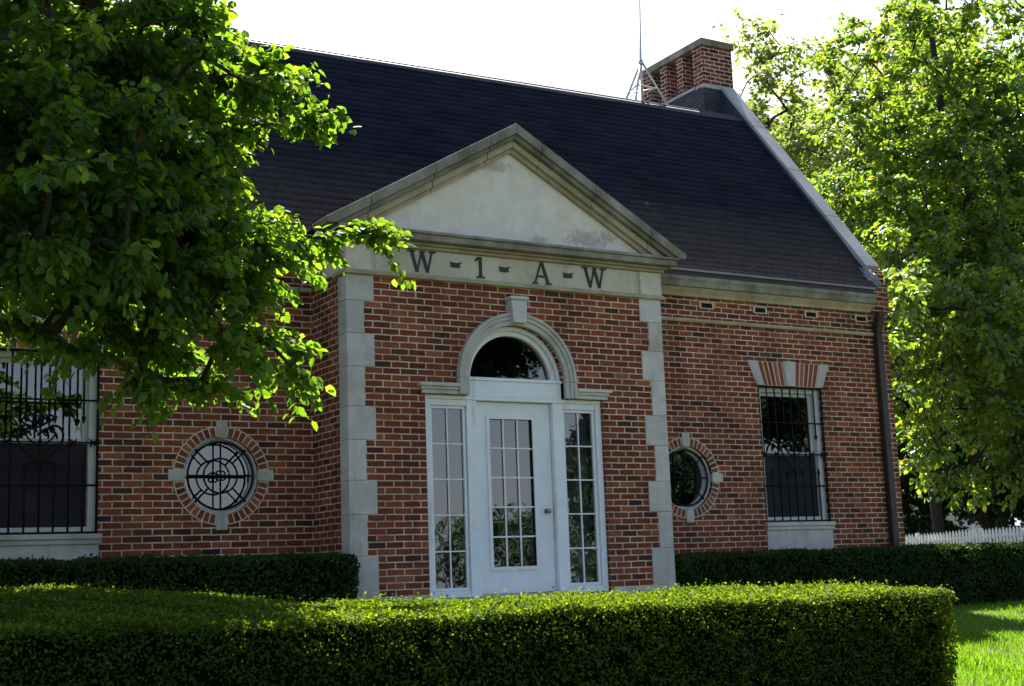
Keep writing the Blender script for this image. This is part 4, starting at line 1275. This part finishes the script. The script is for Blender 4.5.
# ------------------------------------------------------------------ trees
def grow(name, trunk, ellipsoids, n_tips, label, cat, group, leafmat, leaf, per_tip, seed, spray=0.45, shape=LEAF_OVATE,
         trunk_r=0.16, droop=0.25, extra_tips=(), fill=0.35, loc=None, cut=None):
    """trunk: polyline of points; limbs reach for points spread through the ellipsoids; leaves sit on sprays at the limb ends"""
    r = np.random.default_rng(seed)
    tips = []
    vol = np.array([e[3] * e[4] * e[5] for e in ellipsoids]) ** (2 / 3)
    cnt = np.maximum(1, (n_tips * vol / vol.sum())).astype(int)
    for e, c in zip(ellipsoids, cnt):
        d = norm(r.normal(0, 1, (c, 3)))
        rr = np.where(r.random(c) < fill, r.uniform(.25, .8, c), r.uniform(.78, 1.0, c))
        tips.append(np.array(e[:3]) + d * rr[:, None] * np.array(e[3:6]))
    tips = np.concatenate(tips)
    if cut is not None: tips = tips[cut(tips)]
    if len(extra_tips): tips = np.concatenate([tips, np.array(extra_tips, float)])
    trunk = np.array(trunk, float)
    nodes = []; parent = []
    # densify the trunk
    for i in range(len(trunk) - 1):
        for k in range(6): nodes.append(trunk[i] + (trunk[i + 1] - trunk[i]) * k / 6)
    nodes.append(trunk[-1])
    parent = [i - 1 for i in range(len(nodes))]
    ntrunk = len(nodes)
    base = trunk[-1] * .35 + trunk[0] * .65
    order = np.argsort(np.linalg.norm(tips - base, axis=1))
    tipnodes = []
    for t in tips[order]:
        A_ = np.array(nodes)
        v = t - A_
        dist = np.linalg.norm(v, axis=1)
        # prefer attaching lower and inward so that limbs rise and reach outward
        cost = dist + 0.55 * np.maximum(0, A_[:, 2] - t[2] + 0.15 * dist) + np.where(np.arange(len(A_)) < ntrunk * .35, 3.0, 0)
        i = int(np.argmin(cost))
        steps = max(2, int(dist[i] / 0.45))
        a = A_[i]; last = i
        lift = 0.10 * dist[i]
        for k in range(1, steps + 1):
            u = k / steps
            p = a + (t - a) * u + np.array([0, 0, lift * math.sin(math.pi * u)]) + (r.normal(0, .035 * min(1, dist[i]), 3) if k < steps else 0)
            nodes.append(p); parent.append(last); last = len(nodes) - 1
        tipnodes.append(last)
    nodes = np.array(nodes)
    n = len(nodes)
    load = np.zeros(n)
    for t in tipnodes: load[t] += 1
    for i in range(n - 1, 0, -1):
        if parent[i] >= 0: load[parent[i]] += load[i]
    R = 0.0065 + trunk_r * (load / max(load.max(), 1)) ** 0.52
    R[:ntrunk] = np.maximum(R[:ntrunk], trunk_r * np.linspace(1.0, .35, ntrunk))
    R[0] *= 1.35
    root = empty(name, tuple(trunk[0]) if loc is None else loc)
    off = np.array(root.location)
    # wood as tapered five sided tubes
    par = np.array(parent); idx = np.where(par >= 0)[0]
    a, b = nodes[par[idx]], nodes[idx]
    t = norm(b - a); ref = np.where(np.abs(t[:, 2:3]) > .9, np.array([[1., 0, 0]]), np.array([[0, 0, 1.]]))
    u = norm(np.cross(t, ref)); w = np.cross(t, u)
    ns = 7
    ra = np.minimum(R[par[idx]], R[idx] * 1.6 + .004); rb = R[idx]
    ang = np.arange(ns) * 2 * math.pi / ns
    ca, sa = np.cos(ang), np.sin(ang)
    ringa = a[:, None] + ra[:, None, None] * (ca[None, :, None] * u[:, None] + sa[None, :, None] * w[:, None])
    ringb = (b + t * .01)[:, None] + rb[:, None, None] * (ca[None, :, None] * u[:, None] + sa[None, :, None] * w[:, None])
    V = np.concatenate([ringa, ringb], 1).reshape(-1, 3)
    k = np.arange(ns); f = np.stack([k, (k + 1) % ns, (k + 1) % ns + ns, k + ns], 1)
    F = (np.arange(len(idx))[:, None, None] * 2 * ns + f[None]).reshape(-1, 4)
    # twigs of the sprays
    T = nodes[tipnodes]
    back_ = nodes[[max(parent[t_], 0) for t_ in tipnodes]]
    outd = norm(T - back_)
    nt = len(T); m_tw = 5
    tw_o = np.repeat(T, m_tw, 0)
    d = norm(np.repeat(outd, m_tw, 0) * .9 + r.normal(0, .75, (nt * m_tw, 3)) * np.array([1, 1, .5]))
    ln = spray * r.uniform(.5, 1.15, nt * m_tw)
    per = max(1, per_tip // m_tw)
    s = (np.arange(per) + r.uniform(0, 1, (nt * m_tw, per))) / per
    pos = tw_o[:, None] + d[:, None] * (s * ln[:, None])[..., None]
    pos[..., 2] -= droop * (s ** 2) * ln[:, None]
    pos = pos.reshape(-1, 3)
    dd = np.repeat(d, per, 0)
    lat = norm(np.cross(dd, np.array([0, 0, 1.0])) + 1e-6) * np.where(np.arange(len(pos)) % 2, 1, -1)[:, None]
    pos = pos + lat * leaf * .25 + r.normal(0, leaf * .35, pos.shape)
    ax = norm(dd * .55 + lat * .7 + r.normal(0, .4, pos.shape) + np.array([0, 0, -.45 - droop]))
    nr = norm(np.array([0, 0, .8]) + r.normal(0, .55, pos.shape))
    sz = leaf * r.uniform(.55, 1.25, len(pos))
    # thin twig tubes (three sided)
    tip2 = tw_o + d * ln[:, None] - np.array([0, 0, 1.0]) * (droop * ln)[:, None]
    mid = tw_o + d * (ln * .5)[:, None] - np.array([0, 0, 1.0]) * (droop * .25 * ln)[:, None]
    wood = [(V - off, F)]
    base_i = len(V)
    for aa, bb, r0, r1 in ((tw_o, mid, .006, .004), (mid, tip2, .004, .002)):
        tt = norm(bb - aa); uu = norm(np.cross(tt, np.array([.3, .2, .93]))); ww = np.cross(tt, uu)
        a3 = np.arange(3) * 2 * math.pi / 3
        r_a = aa[:, None] + r0 * (np.cos(a3)[None, :, None] * uu[:, None] + np.sin(a3)[None, :, None] * ww[:, None])
        r_b = bb[:, None] + r1 * (np.cos(a3)[None, :, None] * uu[:, None] + np.sin(a3)[None, :, None] * ww[:, None])
        v2 = np.concatenate([r_a, r_b], 1).reshape(-1, 3)
        k3 = np.arange(3); f3 = np.stack([k3, (k3 + 1) % 3, (k3 + 1) % 3 + 3, k3 + 3], 1)
        wood.append((v2 - off, (np.arange(len(aa))[:, None, None] * 6 + f3[None]).reshape(-1, 4) + base_i)); base_i += len(v2)
    quads_mesh('trunk', np.concatenate([w_[0] for w_ in wood]), np.concatenate([w_[1] for w_ in wood]), 'bark', root, smooth=True)
    leaves_mesh('crown', pos - off, ax, nr, sz, leafmat, root, shape)
    tag(root, label, cat, group)
    return root

def gz(x, y): return float(ground_z(x, y)) - .05

# left tree: trunk just outside the frame, crown hanging across the left of the front
KS = 0.873
def ks(p): return (-7.468 + (p[0] + 7.468) * KS, -12.526 + (p[1] + 12.526) * KS, .2 + (p[2] - .2) * KS)
LT = [(-7.1, -3.85, gz(-7.1, -3.85)), (-7.05, -3.85, .6), (-6.95, -3.8, 1.9), (-6.7, -3.75, 3.2), (-6.5, -3.7, 4.9), (-6.3, -3.7, 6.2)]
LE = [(-6.3, -2.6, 3.4, 1.9, 1.9, 1.4), (-4.45, -2.5, 4.0, .80, 1.2, .55), (-5.2, -2.6, 3.2, .9, 1.1, .8), (-5.0, -2.5, 5.0, .9, 1.3, .8), (-4.42, -2.5, 2.45, .70, 1.0, .58),
      (-5.2, -2.8, 2.62, 1.0, 1.0, .6), (-4.5, -2.5, 3.25, .5, .9, .5), (-4.15, -2.5, 2.95, .42, .7, .4), (-6.5, -2.8, 2.85, 1.0, .9, .45), (-5.9, -1.9, 6.6, 1.7, 1.5, 1.0), (-8.0, -2.5, 4.6, 1.9, 2.0, 2.0)]
grow('shade_tree', LT, [(*ks(e[:3]), e[3] * KS, e[4] * KS, e[5] * KS) for e in LE],
     760, 'broad leafy shade tree hanging over left side of the brick front', 'tree', None, 'leaf_left', 0.072, 180, 21, spray=.36,
     trunk_r=.15, droop=.3, fill=.45, extra_tips=[ks(p) for p in [(-3.3, -2.5, 2.95), (-3.0, -2.5, 3.08), (-2.9, -2.5, 3.05), (-3.6, -2.5, 2.9), (-3.5, -2.5, 2.0), (-3.6, -2.6, 1.85), (-6.1, -2.7, 2.2), (-5.7, -2.6, 2.05), (-6.4, -2.6, 2.1), (-5.3, -2.7, 1.9), (-4.8, -2.7, 1.75), (-4.3, -2.5, 1.72), (-4.6, -2.6, 1.7), (-3.6, -2.5, 3.85), (-3.5, -2.5, 3.95), (-3.7, -2.6, 4.2)]])

# right tree: crown beyond the building's right corner
TG = 'trees behind the right end of the building'
RT = [(17.2, 6.2, gz(17.2, 6.2)), (17.0, 6.2, 2), (16.3, 6.2, 4.5), (15.2, 6.2, 7), (14.3, 6.2, 9.5), (14.2, 6.2, 11.5)]
grow('maple_tree', RT,
     [(14.6, 6.2, 9.8, 2.6, 2.5, 2.9), (12.7, 5.6, 7.3, 1.9, 1.9, 1.6), (16.2, 6.2, 8.0, 3.0, 2.6, 2.8), (12.6, 4.8, 5.0, 2.2, 1.7, 1.5),
      (15.4, 5.2, 4.4, 2.8, 2.0, 1.7), (10.9, 3.6, 4.2, 1.5, 1.3, 1.0), (12.3, 4.2, 2.7, 1.9, 1.4, .9), (16.0, 4.8, 2.8, 2.2, 1.6, 1.0)],
     760, 'bright leafy maple nearest to right corner of the building', 'tree', TG, 'leaf_right', 0.12, 120, 22, spray=.6, shape=LEAF_OVATE,
     trunk_r=.17, droop=.18, fill=.3, extra_tips=[(7.2, 1.1, 4.1), (7.5, 1.4, 4.3), (7.0, .7, 3.85), (7.9, 1.9, 4.5), (8.6, 2.4, 4.6), (9.2, 3.0, 5.4), (8.4, 2.6, 3.4), (8.9, 2.8, 2.9), (9.8, 3.2, 2.4), (9.6, 3.2, 1.8), (10.3, 3.4, 1.9), (10.6, 3.6, 1.5), (11.2, 3.6, 1.7), (11.8, 4.0, 1.5), (12.6, 4.2, 1.7), (13.2, 4.2, 1.5)])

def simple_tree(name, x, y, h, rx, rz_, zc, label, leafmat, leaf, tips, per, seed, spray=.9, fill=.35, lobes=5, tr=.18):
    r = random.Random(seed)
    z0 = gz(x, y)
    trunk = [(x, y, z0), (x + r.uniform(-.2, .2), y, z0 + h * .3), (x + r.uniform(-.3, .3), y, z0 + h * .6), (x + r.uniform(-.3, .3), y, z0 + h * .88)]
    els = []
    for i in range(lobes):
        a = 2 * math.pi * i / lobes + r.uniform(-.4, .4)
        els.append((x + math.cos(a) * rx * .5, y + math.sin(a) * rx * .5, zc + r.uniform(-.5, .45) * rz_, rx * r.uniform(.5, .68), rx * r.uniform(.5, .68), rz_ * r.uniform(.42, .6)))
    els.append((x, y, zc + rz_ * .55, rx * .5, rx * .5, rz_ * .45))
    return grow(name, trunk, els, tips, label, 'tree', TG, leafmat, leaf, per, seed, spray=spray, shape=LEAF_KITE, trunk_r=tr, droop=.15, fill=fill)

simple_tree('broadleaf_tree', 17.5, 15.0, 14.5, 4.6, 5.0, 10.0, 'pale open-crowned tree showing sky gaps behind the coping', 'leaf_pale', .18, 340, 90, 31, spray=1.0, fill=.35)
simple_tree('broadleaf_tree', 24.5, 16.5, 17, 4.6, 5.5, 11.5, 'taller pale tree rising between the maple and the open-crowned tree', 'leaf_pale', .18, 320, 110, 32, spray=1.0)
simple_tree('broadleaf_tree', 22.3, 23.0, 15, 3.2, 4.0, 12.2, 'distant pale tree whose top shows just above the ridge by the antenna', 'leaf_pale', .22, 150, 50, 33, spray=1.0)
simple_tree('broadleaf_tree', 21.6, 9.5, 13, 4.2, 4.5, 8.5, 'dark green tree at right edge, behind the maple', 'leaf_dark', .17, 300, 90, 34)
simple_tree('broadleaf_tree', 30.0, 24.0, 13, 5.0, 5.8, 6.6, 'dark shaded tree beyond the white fence, toward its left end', 'leaf_dark', .24, 320, 90, 35)
simple_tree('broadleaf_tree', 27.8, 17.5, 11, 4.2, 4.9, 5.6, 'dark shaded tree beyond the white fence, toward its right end', 'leaf_dark', .22, 300, 90, 36)

# understory shrubs behind the fence
for i, (x, y, h) in enumerate(((25.6, 22.5, 4.6), (28.0, 21.0, 5.4), (29.0, 17.5, 5.0), (28.5, 13.5, 5.6))):
    lab = ['dark shrub behind the left end of white fence', 'dark shrub behind the middle of white fence, left of the gap', 'tall dark shrub behind the middle of white fence, right of the gap', 'dark shrub behind the right end of white fence'][i]
    grow('shrub', [(x, y, gz(x, y)), (x, y, h * .4), (x, y, h * .75)], [(x, y, h * .5, 1.9, 1.6, h * .5), (x + .9, y, h * .35, 1.3, 1.1, h * .4)], 150, lab, 'shrub',
         'shrubs behind the white fence', 'leaf_dark', .17, 90, 50 + i, spray=.55, shape=LEAF_KITE, trunk_r=.06)

# ------------------------------------------------------------------ picket fence
def fence():
    a, b = np.array((23.2, 18.6)), np.array((23.9, 9.9))
    n = 78
    root = empty('picket_fence', (a[0], a[1], 0))
    tag(root, 'white pointed picket fence seen past the building corner', 'fence')
    off = np.array((a[0], a[1], 0))
    dirv = (b - a) / np.linalg.norm(b - a); nv = np.array((-dirv[1], dirv[0]))
    L = np.linalg.norm(b - a)
    def P(s, t, z): q = a + dirv * s + nv * t; return (q[0] - off[0], q[1] - off[1], z)
    m = MB()
    def bar(s0, s1, t0, t1, z0a, z1a, z0b, z1b):
        v = [m.bm.verts.new(P(*c)) for c in ((s0, t0, z0a), (s1, t0, z0b), (s1, t1, z0b), (s0, t1, z0a), (s0, t0, z1a), (s1, t0, z1b), (s1, t1, z1b), (s0, t1, z1a))]
        for f in ((0, 3, 2, 1), (4, 5, 6, 7), (0, 1, 5, 4), (1, 2, 6, 5), (2, 3, 7, 6), (3, 0, 4, 7)): m.bm.faces.new([v[i] for i in f])
    top = lambda s: 0.86 + 0.17 * s / L
    for i in range(n):
        s = L * (i + .5) / n; w = .037
        z1 = top(s) + random.uniform(-.022, .022); z0 = z1 - .95
        pr = [(s - w, z0), (s + w, z0), (s + w, z1 - .09), (s + w * .35, z1 - .02), (s, z1), (s - w * .35, z1 - .02), (s - w, z1 - .09)]
        f = [m.bm.verts.new(P(u, -.012, z)) for u, z in pr]; g_ = [m.bm.verts.new(P(u, .010, z)) for u, z in pr]
        m.bm.faces.new(f); m.bm.faces.new(g_[::-1])
        for k in range(len(pr)): m.bm.faces.new([f[k], g_[k], g_[(k + 1) % len(pr)], f[(k + 1) % len(pr)]])
    m.done('picket_panel', 'fence_white', root)
    for dz in (-.22, -.75):
        m = MB()
        bar(0, L, .011, .05, top(0) + dz - .04, top(0) + dz + .04, top(L) + dz - .04, top(L) + dz + .04)
        m.done('rail', 'fence_white', root)
    for i in range(5):
        s = L * i / 4; m = MB(); bar(s - .05, s + .05, .051, .15, top(s) - 1.2, top(s) + .02, top(s) - 1.2, top(s) + .02); m.done('fence_post', 'fence_white', root)
fence()

# thin poles behind the fence
for (x, y, z1, lab) in ((23.9, 11.7, 2.3, 'taller thin pale pole behind the fence at right edge'), (25.0, 17.0, 1.75, 'short thin pole behind the left end of the fence')):
    z0 = gz(x, y)
    root = empty('marker_pole', (x, y, z0)); tag(root, lab, 'pole', 'thin poles behind the fence')
    m = MB(); m.tube([(0, 0, 0), (0, 0, z1 - z0)], .022, 8); m.done('shaft', 'galv', root, smooth=True)
    m = MB(); m.tube([(0, 0, z1 - z0), (0, 0, z1 - z0 + .05), (0, 0, z1 - z0 + .09)], .04, 8, taper=[.03, .05, .01]); m.done('cap', 'galv', root, smooth=True)

# a pale house glimpsed through the trees
H = empty('garden_house', (36.0, 30.0, gz(36, 30)))
tag(H, 'pale house glimpsed through gap in dark trees beyond the fence', 'house')
m = MB(); m.box(-4, 4, -3, 3, 0, 2.7); m.done('wall', 'house_wall', H)
m = MB(); m.prism_yz([(-3.4, 2.65), (3.4, 2.65), (0, 5.0)], -4.3, 4.3); m.done('roof', 'house_roof', H)
for x in (-2.2, 1.6):
    m = MB(); m.box(x - .5, x + .5, -3.03, -2.95, .9, 2.1); wf = m.done('window', 'white_paint', H)
    m = MB(); m.pane(x - .42, x + .42, .98, 2.02, -3.034); m.done('pane', 'glass', wf)

# woods across the road behind the photographer: seen only in the window reflections
def woods():
    r = np.random.default_rng(77)
    P, SZ = [], []
    for x in np.arange(-40, 130, 6.0):
        cx, cy = x + r.uniform(-2, 2), -85 + r.uniform(-6, 6)
        h = r.uniform(4.5, 9.0)
        d = norm(r.normal(0, 1, (3000, 3))) * r.uniform(.5, 1, (3000, 1))
        P.append(np.array((cx, cy, -2 + h * .5)) + d * np.array((4.4, 4, h * .52))); SZ.append(r.uniform(.25, .5, 3000))
    trunks = MB()
    for cx, cy, cz, rx, ry, rz_ in ((11, -30, 10.5, 4.5, 4, 3.4), (18, -31, 10.6, 6, 4, 3.9), (21.6, -29, 4.6, 2.3, 2.4, 4.4), (24, -31, 9.8, 4, 4, 3.4), (26.5, -30, 4.0, 3.6, 3, 3.4), (33, -32, 8.2, 4.5, 4, 3.0), (38, -31, 5.5, 4.5, 3, 4.5)):
        for k in range(24):
            c = np.array((cx, cy, cz)) + norm(r.normal(0, 1, (1, 3)))[0] * r.uniform(.3, .85) * np.array((rx, ry, rz_))
            d = norm(r.normal(0, 1, (1100, 3))) * r.uniform(.2, 1, (1100, 1))
            P.append(c + d * np.array((rx * .38, ry * .38, rz_ * .34))); SZ.append(r.uniform(.18, .34, 1100))
        if cx != 18: trunks.tube([(cx, cy, gz(cx, cy)), (cx + .1, cy, cz * .6), (cx, cy, cz + rz_ * .5)], .2, 10, taper=[.26, .18, .06])
    P = np.concatenate(P); SZ = np.concatenate(SZ)
    n = len(P)
    o = leaves_mesh('woods', P, norm(r.normal(0, 1, (n, 3))), norm(r.normal(0, .6, (n, 3)) + np.array([0, .3, .8])), SZ, 'leaf_dark', None, LEAF_KITE)
    tag(o, 'row of green trees mirrored in the door glass', 'woods', kind='stuff')
    trunks.done('trunk', 'bark', o)
woods()
